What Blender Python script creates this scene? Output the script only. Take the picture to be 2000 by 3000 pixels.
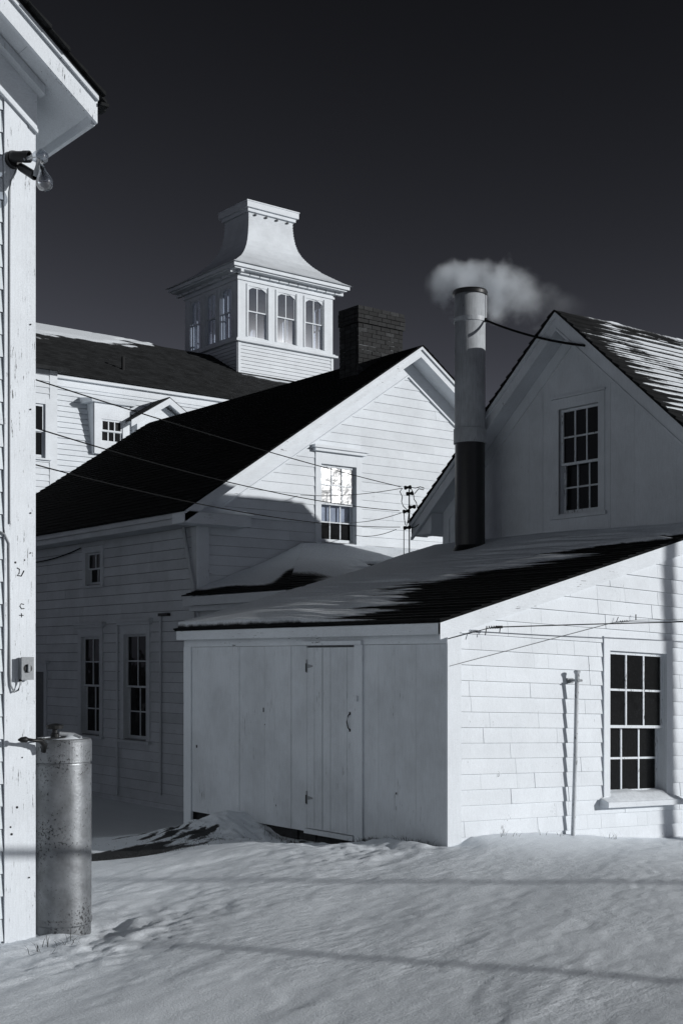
import bpy, bmesh, math, random
import numpy as np
from mathutils import Vector

random.seed(7)
for o in list(bpy.data.objects):
    bpy.data.objects.remove(o)
SC = bpy.context.scene
COL = SC.collection
RAD = math.radians

# ------------------------------------------------------------------ camera
FPX, CX, HOR, EYE = 3800.0, 1000.0, 1930.0, 1.75      # photograph pixels (2000 x 3000)
PHI = RAD(38.3)
FW = (math.sin(PHI), math.cos(PHI))
RT = (math.cos(PHI), -math.sin(PHI))
cam_d = bpy.data.cameras.new('camera')
cam_d.sensor_fit = 'HORIZONTAL'
cam_d.sensor_width = 36.0
cam_d.lens = 36.0 * FPX / 2000.0
cam_d.shift_y = (HOR - 1500.0) / 2000.0
cam_d.clip_start = 0.1
cam_d.clip_end = 3000.0
cam = bpy.data.objects.new('camera', cam_d)
cam.location = (0, 0, EYE)
cam.rotation_euler = (math.pi / 2, 0, -PHI)
COL.objects.link(cam)
SC.camera = cam

# ------------------------------------------------------------------ sky and sun
SUN_EL = RAD(12.0)
SUN_OFF = RAD(35.0)                                   # light leaves the +Y axis towards -X
LDIR = Vector((-math.sin(SUN_OFF) * math.cos(SUN_EL), math.cos(SUN_OFF) * math.cos(SUN_EL), -math.sin(SUN_EL)))
world = bpy.data.worlds.new('World')
SC.world = world
world.use_nodes = True
wn = world.node_tree
wn.nodes.clear()
sky = wn.nodes.new('ShaderNodeTexSky')
sky.sky_type = 'NISHITA'
sky.sun_disc = False
sky.sun_elevation = SUN_EL
sky.sun_rotation = math.atan2(-LDIR.x, -LDIR.y)
sky.air_density = 1.0
sky.dust_density = 0.6
sky.ozone_density = 1.0
sep = wn.nodes.new('ShaderNodeSeparateColor')        # red-filtered black and white film
wn.links.new(sky.outputs[0], sep.inputs[0])
def wmath(op, a, b):
    q = wn.nodes.new('ShaderNodeMath'); q.operation = op
    wn.links.new(a, q.inputs[0]); q.inputs[1].default_value = b
    return q.outputs[0]
sky_v = wmath('MULTIPLY', sep.outputs[0], 0.1)       # film response: steep toe, so the clear sky goes nearly black
sky_v = wmath('POWER', sky_v, 2.8)
sky_v = wmath('MINIMUM', wmath('MULTIPLY', sky_v, 61.0), 2.0)
comb = wn.nodes.new('ShaderNodeMix'); comb.data_type = 'RGBA'; comb.blend_type = 'MULTIPLY'
comb.inputs[0].default_value = 1.0
wn.links.new(sky_v, comb.inputs[6])
comb.inputs[7].default_value = (0.90, 0.94, 1.16, 1)
bg = wn.nodes.new('ShaderNodeBackground')
bg.inputs[1].default_value = 0.10
wo = wn.nodes.new('ShaderNodeOutputWorld')
wn.links.new(comb.outputs[2], bg.inputs[0])
wn.links.new(bg.outputs[0], wo.inputs[0])

sun_d = bpy.data.lights.new('sun', 'SUN')
sun_d.energy = 3.45
sun_d.angle = RAD(0.5)
sun_d.color = (1.0, 0.995, 0.985)
sun = bpy.data.objects.new('sun', sun_d)
sun.rotation_euler = LDIR.to_track_quat('-Z', 'Y').to_euler()
sun.location = (20, -30, 12)
COL.objects.link(sun)

vs = SC.view_settings
vs.view_transform = 'Standard'
vs.look = 'None'
vs.exposure = 0.0
vs.gamma = 1.0
vs.use_curve_mapping = False
SC.cycles.use_denoising = True
SC.cycles.max_bounces = 8
SC.cycles.volume_step_rate = 1.0
SC.cycles.volume_bounces = 3

# ------------------------------------------------------------------ pixel rays (survey of the photograph)
def ray(px, py):
    k = (px - CX) / FPX
    return (FW[0] + k * RT[0], FW[1] + k * RT[1], (HOR - py) / FPX)

def at(px, py, X=None, Y=None, Z=None, t=None):
    d = ray(px, py)
    if X is not None: t = X / d[0]
    elif Y is not None: t = Y / d[1]
    elif Z is not None: t = (Z - EYE) / d[2]
    return Vector((d[0] * t, d[1] * t, EYE + d[2] * t))

def at_plane(px, py, p0, n):
    d = Vector(ray(px, py)); o = Vector((0, 0, EYE))
    t = (Vector(p0) - o).dot(Vector(n)) / d.dot(Vector(n))
    return o + d * t

# ------------------------------------------------------------------ noise
_T = {}
def vnoise(x, y, seed=0):
    if seed not in _T:
        _T[seed] = np.random.RandomState(seed + 11).rand(256, 256)
    T = _T[seed]
    x = np.asarray(x, float); y = np.asarray(y, float)
    xi = np.floor(x).astype(int); yi = np.floor(y).astype(int)
    fx = x - xi; fy = y - yi
    fx = fx * fx * fx * (fx * (fx * 6 - 15) + 10); fy = fy * fy * fy * (fy * (fy * 6 - 15) + 10)
    a = T[xi & 255, yi & 255]; b = T[(xi + 1) & 255, yi & 255]
    c = T[xi & 255, (yi + 1) & 255]; d = T[(xi + 1) & 255, (yi + 1) & 255]
    return (a * (1 - fx) + b * fx) * (1 - fy) + (c * (1 - fx) + d * fx) * fy

def fbm(x, y, seed=0, octv=4, gain=0.5):
    s = 0; a = 1; tot = 0
    for k in range(octv):
        s = s + a * (vnoise(x * 2 ** k, y * 2 ** k, seed + k * 3) - 0.5); tot += a; a *= gain
    return s / tot * 2

def sstep(a, b, x):
    t = np.clip((np.asarray(x, float) - a) / (b - a), 0, 1)
    return t * t * (3 - 2 * t)

# ------------------------------------------------------------------ materials
def nt(name):
    m = bpy.data.materials.new(name); m.use_nodes = True
    n = m.node_tree; b = n.nodes['Principled BSDF']
    return m, n, b

def mapped(n, scale):
    tc = n.nodes.new('ShaderNodeTexCoord'); mp = n.nodes.new('ShaderNodeMapping')
    mp.inputs['Scale'].default_value = scale
    n.links.new(tc.outputs['Object'], mp.inputs['Vector'])
    return mp.outputs['Vector']

def noise(n, vec, scale, detail=4, rough=0.55):
    t = n.nodes.new('ShaderNodeTexNoise')
    t.inputs['Scale'].default_value = scale; t.inputs['Detail'].default_value = detail
    t.inputs['Roughness'].default_value = rough
    n.links.new(vec, t.inputs['Vector'])
    return t.outputs['Fac']

def ramp(n, fac, stops):
    r = n.nodes.new('ShaderNodeValToRGB')
    el = r.color_ramp.elements
    while len(el) < len(stops): el.new(0.5)
    for e, (p, c) in zip(el, stops):
        e.position = p; e.color = (c[0], c[1], c[2], 1) if hasattr(c, '__len__') else (c, c, c, 1)
    n.links.new(fac, r.inputs['Fac'])
    return r.outputs['Color']

def mixc(n, a, b, fac, mode='MULTIPLY'):
    m = n.nodes.new('ShaderNodeMix'); m.data_type = 'RGBA'; m.blend_type = mode
    for sock, v in ((m.inputs[0], fac), (m.inputs[6], a), (m.inputs[7], b)):
        if hasattr(v, 'is_output'): n.links.new(v, sock)
        elif isinstance(v, (int, float)): sock.default_value = v
        else: sock.default_value = (v[0], v[1], v[2], 1)
    return m.outputs[2]

def bump(n, b, h, strength, dist=0.01):
    bp = n.nodes.new('ShaderNodeBump'); bp.inputs['Strength'].default_value = strength
    bp.inputs['Distance'].default_value = dist
    n.links.new(h, bp.inputs['Height']); n.links.new(bp.outputs[0], b.inputs['Normal'])

def cool(v): return (v * 0.94, v * 0.995, v * 1.05)

def painted(name, v, grain=(6, 6, 1.0), rough=0.6, chips=0.0, dirt=0.12, vary=0.06, chip_scale=9.0, chip_v=0.05):
    m, n, b = nt(name)
    gv = mapped(n, grain)
    g = noise(n, gv, 14, 5, 0.6)
    d = noise(n, mapped(n, (1, 1, 1)), 1.7, 5, 0.62)
    f = noise(n, mapped(n, (1, 1, 1)), 120, 2, 0.5)
    c = mixc(n, cool(v), ramp(n, d, [(0.3, 1 - dirt), (0.62, 1.0)]), 1.0)
    c = mixc(n, c, ramp(n, g, [(0.25, 1 - dirt * 0.8), (0.6, 1.0)]), 1.0)
    c = mixc(n, c, ramp(n, f, [(0.3, 0.93), (0.7, 1.05)]), 1.0)
    oi = n.nodes.new('ShaderNodeObjectInfo')
    c = mixc(n, c, ramp(n, oi.outputs['Random'], [(0, 1 - vary), (1, 1.0)]), 1.0)
    if chips > 0:
        ch = noise(n, gv, chip_scale, 6, 0.7)
        ch2 = noise(n, mapped(n, (1, 1, 1)), 2.3, 3, 0.5)
        mm = n.nodes.new('ShaderNodeMath'); mm.operation = 'MULTIPLY_ADD'; mm.inputs[1].default_value = 0.45
        n.links.new(ch2, mm.inputs[0]); n.links.new(ch, mm.inputs[2])
        k = ramp(n, mm.outputs[0], [(0.955 - chips, 0), (0.985 - chips, 1)])
        c = mixc(n, c, cool(chip_v), k, 'MIX')
    n.links.new(c, b.inputs['Base Color'])
    b.inputs['Roughness'].default_value = rough
    b.inputs['Specular IOR Level'].default_value = 0.25
    bump(n, b, g, 0.25, 0.004)
    return m

def plain(name, v, rough=0.6, metal=0.0, spec=0.4, nscale=20, nvar=0.25, bstr=0.15):
    m, n, b = nt(name)
    f = noise(n, mapped(n, (1, 1, 1)), nscale, 4, 0.6)
    n.links.new(mixc(n, cool(v), ramp(n, f, [(0.3, 1 - nvar), (0.7, 1.0)]), 1.0), b.inputs['Base Color'])
    b.inputs['Roughness'].default_value = rough
    b.inputs['Metallic'].default_value = metal
    b.inputs['Specular IOR Level'].default_value = spec
    bump(n, b, f, bstr, 0.005)
    return m

WV = 0.74
M = {}
M['shingle_white'] = painted('white_painted_shingle', WV, grain=(9, 9, 1.2), dirt=0.11, vary=0.055, chips=0.025)
M['board_white'] = painted('white_painted_board', WV, grain=(8, 8, 0.7), dirt=0.10, vary=0.05, chips=0.04)
M['board_horizontal'] = painted('white_painted_trim', WV, grain=(0.8, 0.8, 9), dirt=0.13, vary=0.05, chips=0.06)
M['board_worn'] = painted('flaking_white_board', WV, grain=(10, 10, 0.9), dirt=0.12, vary=0.04, chips=0.095, chip_scale=9)
M['plank_white'] = painted('white_painted_plank', 0.73, grain=(9, 9, 0.45), dirt=0.20, vary=0.06, chips=0.04)
M['plank_c'] = painted('white_painted_gable_plank', 0.72, grain=(9, 9, 0.5), dirt=0.16, vary=0.03, chips=0.02)
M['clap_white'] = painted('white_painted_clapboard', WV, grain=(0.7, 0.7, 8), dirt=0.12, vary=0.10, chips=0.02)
M['clap_shade'] = painted('shade_darkened_clapboard', 0.58, grain=(0.7, 0.7, 8), dirt=0.16, vary=0.14, chips=0.02)  # darker copy of the clapboard paint, shade put into its colour
M['sash_white'] = painted('flaking_sash_paint', WV, grain=(9, 9, 1.2), dirt=0.12, vary=0.04, chips=0.13, chip_scale=10)
M['far_white'] = painted('white_paint_far', 0.74, grain=(0.8, 0.8, 6), dirt=0.12, vary=0.05)
M['bell_white'] = painted('white_painted_cupola_shingle', 0.70, grain=(3, 3, 3), dirt=0.16, vary=0.03)
M['gap'] = plain('weathered_sheathing', 0.16, 0.9)
M['roof'] = plain('black_asphalt_shingle', 0.012, 0.95, spec=0.08, nscale=9, nvar=0.5, bstr=0.4)
M['roof_far'] = plain('dark_slate_shingle', 0.035, 0.9, spec=0.12, nscale=3.0, nvar=0.6, bstr=0.3)
M['roof_c'] = plain('dark_wood_shingle', 0.022, 0.9, spec=0.12, nscale=7, nvar=0.5, bstr=0.4)
M['black_iron'] = plain('black_iron', 0.012, 0.5, 0.2, 0.4, 30, 0.3)
M['stack_black'] = plain('black_painted_stovepipe', 0.012, 0.38, 0.0, 0.5, 6, 0.4, 0.05)
M['stack_grey'] = painted('pale_painted_stovepipe', 0.52, grain=(5, 5, 0.4), dirt=0.36, vary=0.02, rough=0.45, chips=0.03)
M['wire'] = plain('dark_cable_jacket', 0.010, 0.9, spec=0.1)
M['wire_grey'] = plain('dull_grey_wire', 0.16, 0.6)
M['galv_pipe'] = painted('flaking_painted_pipe', 0.62, grain=(7, 7, 2.0), chips=0.14, chip_scale=6, dirt=0.25, chip_v=0.10)
M['stone'] = plain('dark_fieldstone', 0.035, 0.9, nscale=14, nvar=0.6, bstr=0.8)
M['mark'] = plain('dark_paint_mark', 0.02, 0.8)
M['box_grey'] = painted('grey_painted_box', 0.34, grain=(4, 4, 4), chips=0.06, dirt=0.2)
M['curtain'] = plain('pale_window_blind', 0.75, 0.8, nscale=5, nvar=0.25)

def glass_dark():
    m, n, b = nt('dark_window_glass')
    f = noise(n, mapped(n, (1, 1, 1)), 3.0, 2, 0.5)
    d = noise(n, mapped(n, (1, 1, 1)), 60, 4, 0.7)
    n.links.new(mixc(n, cool(0.012), ramp(n, d, [(0.52, 0.7), (0.66, 1.6), (0.80, 5.0)]), 1.0), b.inputs['Base Color'])
    b.inputs['Roughness'].default_value = 0.06
    b.inputs['Specular IOR Level'].default_value = 0.13
    bump(n, b, f, 0.30, 0.02)
    return m
M['glass'] = glass_dark()
def glass_glare():
    m, n, b = nt('old_wavy_window_glass')
    f = noise(n, mapped(n, (1, 1, 1)), 5.0, 3, 0.5)
    d = noise(n, mapped(n, (4, 4, 1)), 7, 4, 0.6)
    n.links.new(mixc(n, cool(0.22), ramp(n, d, [(0.35, 0.35), (0.65, 1.0)]), 1.0), b.inputs['Base Color'])
    b.inputs['Roughness'].default_value = 0.21
    b.inputs['Specular IOR Level'].default_value = 0.5
    bump(n, b, f, 0.30, 0.03)
    return m
M['glass_glare'] = glass_glare()

def glass_clear(name, tr, gl_fac):
    m, n, b = nt(name)
    n.nodes.remove(b)
    t = n.nodes.new('ShaderNodeBsdfTransparent'); t.inputs[0].default_value = (*tr, 1)
    g = n.nodes.new('ShaderNodeBsdfGlossy'); g.inputs['Roughness'].default_value = 0.04
    fr = n.nodes.new('ShaderNodeLayerWeight'); fr.inputs[0].default_value = 0.25
    mu = n.nodes.new('ShaderNodeMath'); mu.operation = 'MULTIPLY_ADD'
    mu.inputs[1].default_value = 0.35; mu.inputs[2].default_value = gl_fac
    n.links.new(fr.outputs['Facing'], mu.inputs[0])
    mx = n.nodes.new('ShaderNodeMixShader')
    n.links.new(mu.outputs[0], mx.inputs[0]); n.links.new(t.outputs[0], mx.inputs[1]); n.links.new(g.outputs[0], mx.inputs[2])
    n.links.new(mx.outputs[0], n.nodes['Material Output'].inputs[0])
    return m
M['glass_clear'] = glass_clear('clear_window_glass', (0.84, 0.86, 0.90), 0.04)
M['bulb_glass'] = glass_clear('clear_bulb_glass', (0.80, 0.83, 0.87), 0.22)

def brickmat():
    m, n, b = nt('dark_chimney_brick')
    f = noise(n, mapped(n, (1, 1, 1)), 25, 4, 0.6)
    oi = n.nodes.new('ShaderNodeObjectInfo')
    c = mixc(n, cool(0.026), ramp(n, f, [(0.3, 0.5), (0.7, 1.1)]), 1.0)
    c = mixc(n, c, ramp(n, oi.outputs['Random'], [(0, 0.5), (0.9, 1.1), (0.97, 1.8)]), 1.0)
    n.links.new(c, b.inputs['Base Color']); b.inputs['Roughness'].default_value = 0.9
    bump(n, b, f, 0.5, 0.006)
    return m
M['brick'] = brickmat()
def mortarmat():
    m, n, b = nt('patchy_mortar')
    f = noise(n, mapped(n, (1, 1, 1)), 4.5, 3, 0.6)
    n.links.new(ramp(n, f, [(0.56, cool(0.012)), (0.66, cool(0.35))]), b.inputs['Base Color'])
    b.inputs['Roughness'].default_value = 0.95
    return m
M['mortar'] = mortarmat()

def tankmat():
    m, n, b = nt('worn_galvanised_steel')
    v1 = mapped(n, (1, 1, 1))
    a = noise(n, v1, 6, 5, 0.65); s = noise(n, v1, 58, 5, 0.75); s2 = noise(n, v1, 3.2, 3, 0.5)
    c = mixc(n, cool(0.235), ramp(n, a, [(0.3, 0.55), (0.68, 1.2)]), 1.0)
    mm = n.nodes.new('ShaderNodeMath'); mm.operation = 'MULTIPLY_ADD'; mm.inputs[1].default_value = 0.5
    n.links.new(s2, mm.inputs[0]); n.links.new(s, mm.inputs[2])
    k = ramp(n, mm.outputs[0], [(0.825, 0), (0.88, 1)])
    c = mixc(n, c, cool(0.035), k, 'MIX')
    n.links.new(c, b.inputs['Base Color'])
    b.inputs['Metallic'].default_value = 0.5
    n.links.new(ramp(n, s, [(0.3, 0.30), (0.75, 0.52)]), b.inputs['Roughness'])
    bump(n, b, s, 0.35, 0.004)
    return m
M['tank'] = tankmat()

def snowmat(name, v, fine=70, bstr=0.5, bare=False):
    m, n, b = nt(name)
    f = noise(n, mapped(n, (1, 1, 1)), fine, 4, 0.7)
    g = noise(n, mapped(n, (1, 1, 1)), 260, 2, 0.6)
    c = mixc(n, cool(v), ramp(n, f, [(0.25, 0.80), (0.7, 1.05)]), 1.0)
    if not bare:                                        # a thin veil of snow lets the dark shingles show
        at_ = n.nodes.new('ShaderNodeAttribute'); at_.attribute_name = 'thin'
        e = noise(n, mapped(n, (6, 1.0, 1)), 9, 5, 0.7)
        mm = n.nodes.new('ShaderNodeMath'); mm.operation = 'MULTIPLY_ADD'; mm.inputs[1].default_value = 0.7
        n.links.new(e, mm.inputs[0]); n.links.new(at_.outputs['Fac'], mm.inputs[2])
        k = ramp(n, mm.outputs[0], [(0.62, 0), (0.98, 1)])
        c = mixc(n, c, cool(0.02), k, 'MIX')
    if bare:
        at_ = n.nodes.new('ShaderNodeAttribute'); at_.attribute_name = 'bare'
        e = noise(n, mapped(n, (1, 1, 1)), 30, 5, 0.7)
        mm = n.nodes.new('ShaderNodeMath'); mm.operation = 'MULTIPLY_ADD'; mm.inputs[1].default_value = 0.45
        n.links.new(e, mm.inputs[0]); n.links.new(at_.outputs['Fac'], mm.inputs[2])
        k = ramp(n, mm.outputs[0], [(0.70, 0), (0.80, 1)])
        c = mixc(n, c, cool(0.03), k, 'MIX')
    n.links.new(c, b.inputs['Base Color'])
    b.inputs['Roughness'].default_value = 0.75
    b.inputs['Specular IOR Level'].default_value = 0.3
    def madd(a, k, b_):
        q = n.nodes.new('ShaderNodeMath'); q.operation = 'MULTIPLY_ADD'; q.inputs[1].default_value = k
        n.links.new(a, q.inputs[0]); n.links.new(b_, q.inputs[2]); return q.outputs[0]
    if bare:
        mp = n.nodes.new('ShaderNodeMapping'); tc = n.nodes.new('ShaderNodeTexCoord')
        mp.inputs['Rotation'].default_value = (0, 0, -0.451); mp.inputs['Scale'].default_value = (0.42, 1.0, 1.0)
        n.links.new(tc.outputs['Object'], mp.inputs['Vector'])
        r1 = noise(n, mp.outputs[0], 13, 5, 0.62)
        msk = noise(n, mapped(n, (1, 1, 1)), 0.7, 4, 0.55)
        mk = ramp(n, msk, [(0.38, 0.10), (0.64, 1.0)])
        mq = n.nodes.new('ShaderNodeMath'); mq.operation = 'MULTIPLY'
        n.links.new(r1, mq.inputs[0]); n.links.new(mk, mq.inputs[1])
        hgt = madd(g, 0.10, madd(f, 0.22, mq.outputs[0]))
        bump(n, b, hgt, bstr, 0.030)
    else:
        bump(n, b, madd(g, 0.55, f), bstr, 0.006)
    return m
M['snow'] = snowmat('wind_packed_snow', 0.90, bare=True, bstr=0.58)
M['roof_snow'] = snowmat('roof_snow', 0.82, fine=30, bstr=0.3)
M['grass'] = plain('dead_grass', 0.05, 0.9)

# ------------------------------------------------------------------ object helpers
ROOT = {}
def thing(name, loc, label, cat, group=None):
    o = bpy.data.objects.new(name, None); o.location = loc
    o.empty_display_size = 0.2
    COL.objects.link(o); o['label'] = label; o['category'] = cat
    if group: o['group'] = group
    ROOT[o.name] = Vector(loc)
    return o

class MB:
    def __init__(s): s.v = []; s.f = []
    def add(s, vs, fs):
        k = len(s.v); s.v += [tuple(p) for p in vs]; s.f += [tuple(i + k for i in f) for f in fs]; return s
    def hexa(s, p):        # 8 points: bottom 4, top 4
        return s.add(p, [(0, 3, 2, 1), (4, 5, 6, 7), (0, 1, 5, 4), (1, 2, 6, 5), (2, 3, 7, 6), (3, 0, 4, 7)])
    def box(s, x0, x1, y0, y1, z0, z1):
        return s.hexa([(x0, y0, z0), (x1, y0, z0), (x1, y1, z0), (x0, y1, z0), (x0, y0, z1), (x1, y0, z1), (x1, y1, z1), (x0, y1, z1)])
    def prism(s, poly, fr, d0, d1):
        n = len(poly)
        q = d1 if callable(d1) else (lambda a, h: d1)
        back = [fr(a, h, d0) for a, h in poly]; front = [fr(a, h, q(a, h)) for a, h in poly]
        fs = [tuple(range(n - 1, -1, -1)), tuple(range(n, 2 * n))]
        fs += [(i, (i + 1) % n, n + (i + 1) % n, n + i) for i in range(n)]
        return s.add(back + front, fs)
    def fbox(s, fr, a0, a1, h0, h1, d0, d1):
        return s.prism([(a0, h0), (a1, h0), (a1, h1), (a0, h1)], fr, d0, d1)
    def bar(s, p, q, w, h, up=(0, 0, 1)):
        p = Vector(p); q = Vector(q); d = (q - p).normalized(); u = Vector(up)
        sd = d.cross(u).normalized(); u = sd.cross(d).normalized()
        a = sd * w / 2; b = u * h / 2
        return s.hexa([p - a - b, p + a - b, q + a - b, q - a - b, p - a + b, p + a + b, q + a + b, q - a + b])
    def tube(s, pts, r, seg=8, cap=True):
        pts = [Vector(p) for p in pts]; n = len(pts)
        rs = r if hasattr(r, '__len__') else [r] * n
        up = Vector((0, 0, 1)); vs = []
        for i, p in enumerate(pts):
            d = (pts[min(i + 1, n - 1)] - pts[max(i - 1, 0)]).normalized()
            ref = up if abs(d.z) < 0.95 else Vector((1, 0, 0))
            a = d.cross(ref).normalized(); b = a.cross(d).normalized()
            for k in range(seg):
                t = 2 * math.pi * k / seg
                vs.append(p + (a * math.cos(t) + b * math.sin(t)) * rs[i])
        fs = []
        for i in range(n - 1):
            for k in range(seg):
                fs.append((i * seg + k, i * seg + (k + 1) % seg, (i + 1) * seg + (k + 1) % seg, (i + 1) * seg + k))
        if cap:
            fs.append(tuple(range(seg - 1, -1, -1))); fs.append(tuple((n - 1) * seg + k for k in range(seg)))
        return s.add(vs, fs)
    def lathe(s, c, prof, seg=32, axis=(0, 0, 1)):
        ax = Vector(axis).normalized(); ref = Vector((0, 0, 1)) if abs(ax.z) < 0.9 else Vector((1, 0, 0))
        a = ax.cross(ref).normalized(); b = ax.cross(a).normalized(); c = Vector(c)
        vs = []; fs = []
        for r, h in prof:
            for k in range(seg):
                t = 2 * math.pi * k / seg
                vs.append(c + ax * h + (a * math.cos(t) + b * math.sin(t)) * r)
        for i in range(len(prof) - 1):
            for k in range(seg):
                fs.append((i * seg + k, i * seg + (k + 1) % seg, (i + 1) * seg + (k + 1) % seg, (i + 1) * seg + k))
        return s.add(vs, fs)
    def grid(s, P, mask=None):
        h, w = len(P), len(P[0]); k = len(s.v)
        s.v += [tuple(p) for row in P for p in row]
        for i in range(h - 1):
            for j in range(w - 1):
                if mask is None or mask[i][j] or mask[i + 1][j] or mask[i][j + 1] or mask[i + 1][j + 1]:
                    s.f.append((k + i * w + j, k + i * w + j + 1, k + (i + 1) * w + j + 1, k + (i + 1) * w + j))
        return s
    def build(s, name, mat, parent=None, smooth=False, **props):
        me = bpy.data.meshes.new(name)
        off = Vector((0, 0, 0))
        if parent is not None:
            off = ROOT[parent.name]
        me.from_pydata([(x - off.x, y - off.y, z - off.z) for x, y, z in s.v], [], s.f)
        bm = bmesh.new(); bm.from_mesh(me)
        bmesh.ops.recalc_face_normals(bm, faces=bm.faces)
        bm.to_mesh(me); bm.free()
        me.materials.append(M[mat] if isinstance(mat, str) else mat)
        if smooth:
            for p in me.polygons: p.use_smooth = True
        o = bpy.data.objects.new(name, me); COL.objects.link(o)
        if parent is not None:
            o.parent = parent
        ROOT[o.name] = off
        for k, v in props.items(): o[k] = v
        return o

def FY(Y0, slope=0.0, a0=0.0):      # wall facing -Y
    return lambda a, h, d: (a, Y0 - d, h + slope * (a - a0))
def FXm(X0):                        # wall facing -X
    return lambda a, h, d: (X0 - d, a, h)
def FR(O, T, N):
    return lambda a, h, d: (O[0] + a * T[0] + d * N[0], O[1] + a * T[1] + d * N[1], O[2] + h)

def clip(poly, na, nh, c):
    out = []
    for i in range(len(poly)):
        p, q = poly[i], poly[(i + 1) % len(poly)]
        sp = na * p[0] + nh * p[1] - c; sq = na * q[0] + nh * q[1] - c
        if sp <= 0: out.append(p)
        if (sp < 0 < sq) or (sq < 0 < sp):
            t = sp / (sp - sq); out.append((p[0] + (q[0] - p[0]) * t, p[1] + (q[1] - p[1]) * t))
    return out if len(out) > 2 else []

def area(p): return abs(sum(p[i][0] * p[(i + 1) % len(p)][1] - p[(i + 1) % len(p)][0] * p[i][1] for i in range(len(p)))) / 2

def subtract(poly, rects):
    ps = [poly]
    for (a0, a1, h0, h1) in rects:
        nx = []
        for p in ps:
            nx.append(clip(p, 1, 0, a0)); nx.append(clip(p, -1, 0, -a1))
            mid = clip(clip(p, -1, 0, -a0), 1, 0, a1) if p else []
            if mid:
                nx.append(clip(mid, 0, 1, h0)); nx.append(clip(mid, 0, -1, -h1))
        ps = [p for p in nx if p and area(p) > 2e-5]
    return ps

def siding(parent, fr, poly, rects, h0, exp, seg, name, mat, thick=0.016, gap=0.005, jit=0.002, hmax=None):
    hs = [p[1] for p in poly]; as_ = [p[0] for p in poly]
    h = h0; top = max(hs) if hmax is None else hmax
    while h < top:
        strip = clip(clip(poly, 0, -1, -(h + gap)), 0, 1, h + exp)
        if strip:
            a = min(p[0] for p in strip) - random.uniform(0, seg[0]); end = max(p[0] for p in strip)
            while a < end:
                w = random.uniform(*seg)
                pc = clip(clip(strip, -1, 0, -(a + 0.0004)), 1, 0, a + w - 0.0004)
                if pc:
                    j = random.uniform(-jit, jit); hh = h
                    for p in subtract(pc, rects):
                        mb = MB().prism(p, fr, 0.0, lambda aa, q: max(0.003, thick + j - (q - hh) / exp * (thick - 0.005)))
                        mb.build(name, mat, parent)
                a += w
        h += exp

def planks(parent, fr, edges, h0, h1, rects, name, mat, thick=0.02, gap=0.004, poly=None):
    for i in range(len(edges) - 1):
        a0, a1 = sorted((edges[i], edges[i + 1]))
        base = poly if poly else [(a0, h0), (a1, h0), (a1, h1), (a0, h1)]
        p = clip(clip(base, -1, 0, -(a0 + gap / 2)), 1, 0, a1 - gap / 2)
        if not p: continue
        t = thick + random.uniform(-0.003, 0.003)
        for q in subtract(p, rects):
            MB().prism(q, fr, 0.0, t).build(name, mat, parent)

def wall(parent, fr, poly, rects, d0=-0.12, d1=0.0, name='wall', mat='gap'):
    mb = MB()
    for p in subtract(poly, rects): mb.prism(p, fr, d0, d1)
    return mb.build(name, mat, parent)

def sash(win, fr, a0, a1, h0, h1, cols, rows, d, fw=0.045, mw=0.018, mat='sash_white', glass='glass', pmats=None, bot=None, thick=0.035):
    mb = MB(); bot = fw if bot is None else bot
    mb.fbox(fr, a0, a0 + fw, h0, h1, d - thick, d); mb.fbox(fr, a1 - fw, a1, h0, h1, d - thick, d)
    mb.fbox(fr, a0 + fw, a1 - fw, h0, h0 + bot, d - thick, d); mb.fbox(fr, a0 + fw, a1 - fw, h1 - fw, h1, d - thick, d)
    A0, A1, H0, H1 = a0 + fw, a1 - fw, h0 + bot, h1 - fw
    for i in range(1, cols):
        a = A0 + (A1 - A0) * i / cols; mb.fbox(fr, a - mw / 2, a + mw / 2, H0, H1, d - thick, d - 0.004)
    for j in range(1, rows):
        h = H0 + (H1 - H0) * j / rows
        for i in range(cols):
            l = A0 + (A1 - A0) * i / cols + (mw / 2 if i else 0); r = A0 + (A1 - A0) * (i + 1) / cols - (mw / 2 if i < cols - 1 else 0)
            mb.fbox(fr, l, r, h - mw / 2, h + mw / 2, d - thick, d - 0.005)
    mb.build('sash', mat, win)
    for i in range(cols):
        for j in range(rows):
            l = A0 + (A1 - A0) * i / cols; r = A0 + (A1 - A0) * (i + 1) / cols
            b = H0 + (H1 - H0) * j / rows; t = H0 + (H1 - H0) * (j + 1) / rows
            k = random.uniform(-0.0035, 0.0035)
            pm = MB().prism([(l, b), (r, b), (r, t), (l, t)], fr, d - 0.022, lambda aa, hh, k=k, l=l, r=r: d - 0.017 + k * (aa - l) / (r - l))
            pm.build('pane', (pmats or {}).get((i, j), glass), win)

def casing(parent, fr, a0, a1, h0, h1, c=0.10, ctop=None, depth=0.14, proud=0.032, mat='board_white', name='window'):
    ctop = c if ctop is None else ctop
    mb = MB()
    mb.fbox(fr, a0 - c, a0, h0 - 0.02, h1 + ctop, 0.0, proud); mb.fbox(fr, a1, a1 + c, h0 - 0.02, h1 + ctop, 0.0, proud)
    mb.fbox(fr, a0, a1, h1, h1 + ctop, 0.0, proud - 0.002)
    mb.fbox(fr, a0 - 0.02, a0 + 0.003, h0, h1, -depth, -0.001); mb.fbox(fr, a1 - 0.003, a1 + 0.02, h0, h1, -depth, -0.001)
    mb.fbox(fr, a0 - 0.02, a1 + 0.02, h1 - 0.002, h1 + 0.02, -depth, -0.001); mb.fbox(fr, a0 - 0.02, a1 + 0.02, h0 - 0.02, h0 + 0.002, -depth, -0.001)
    return mb.build(name, mat, parent)

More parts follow.
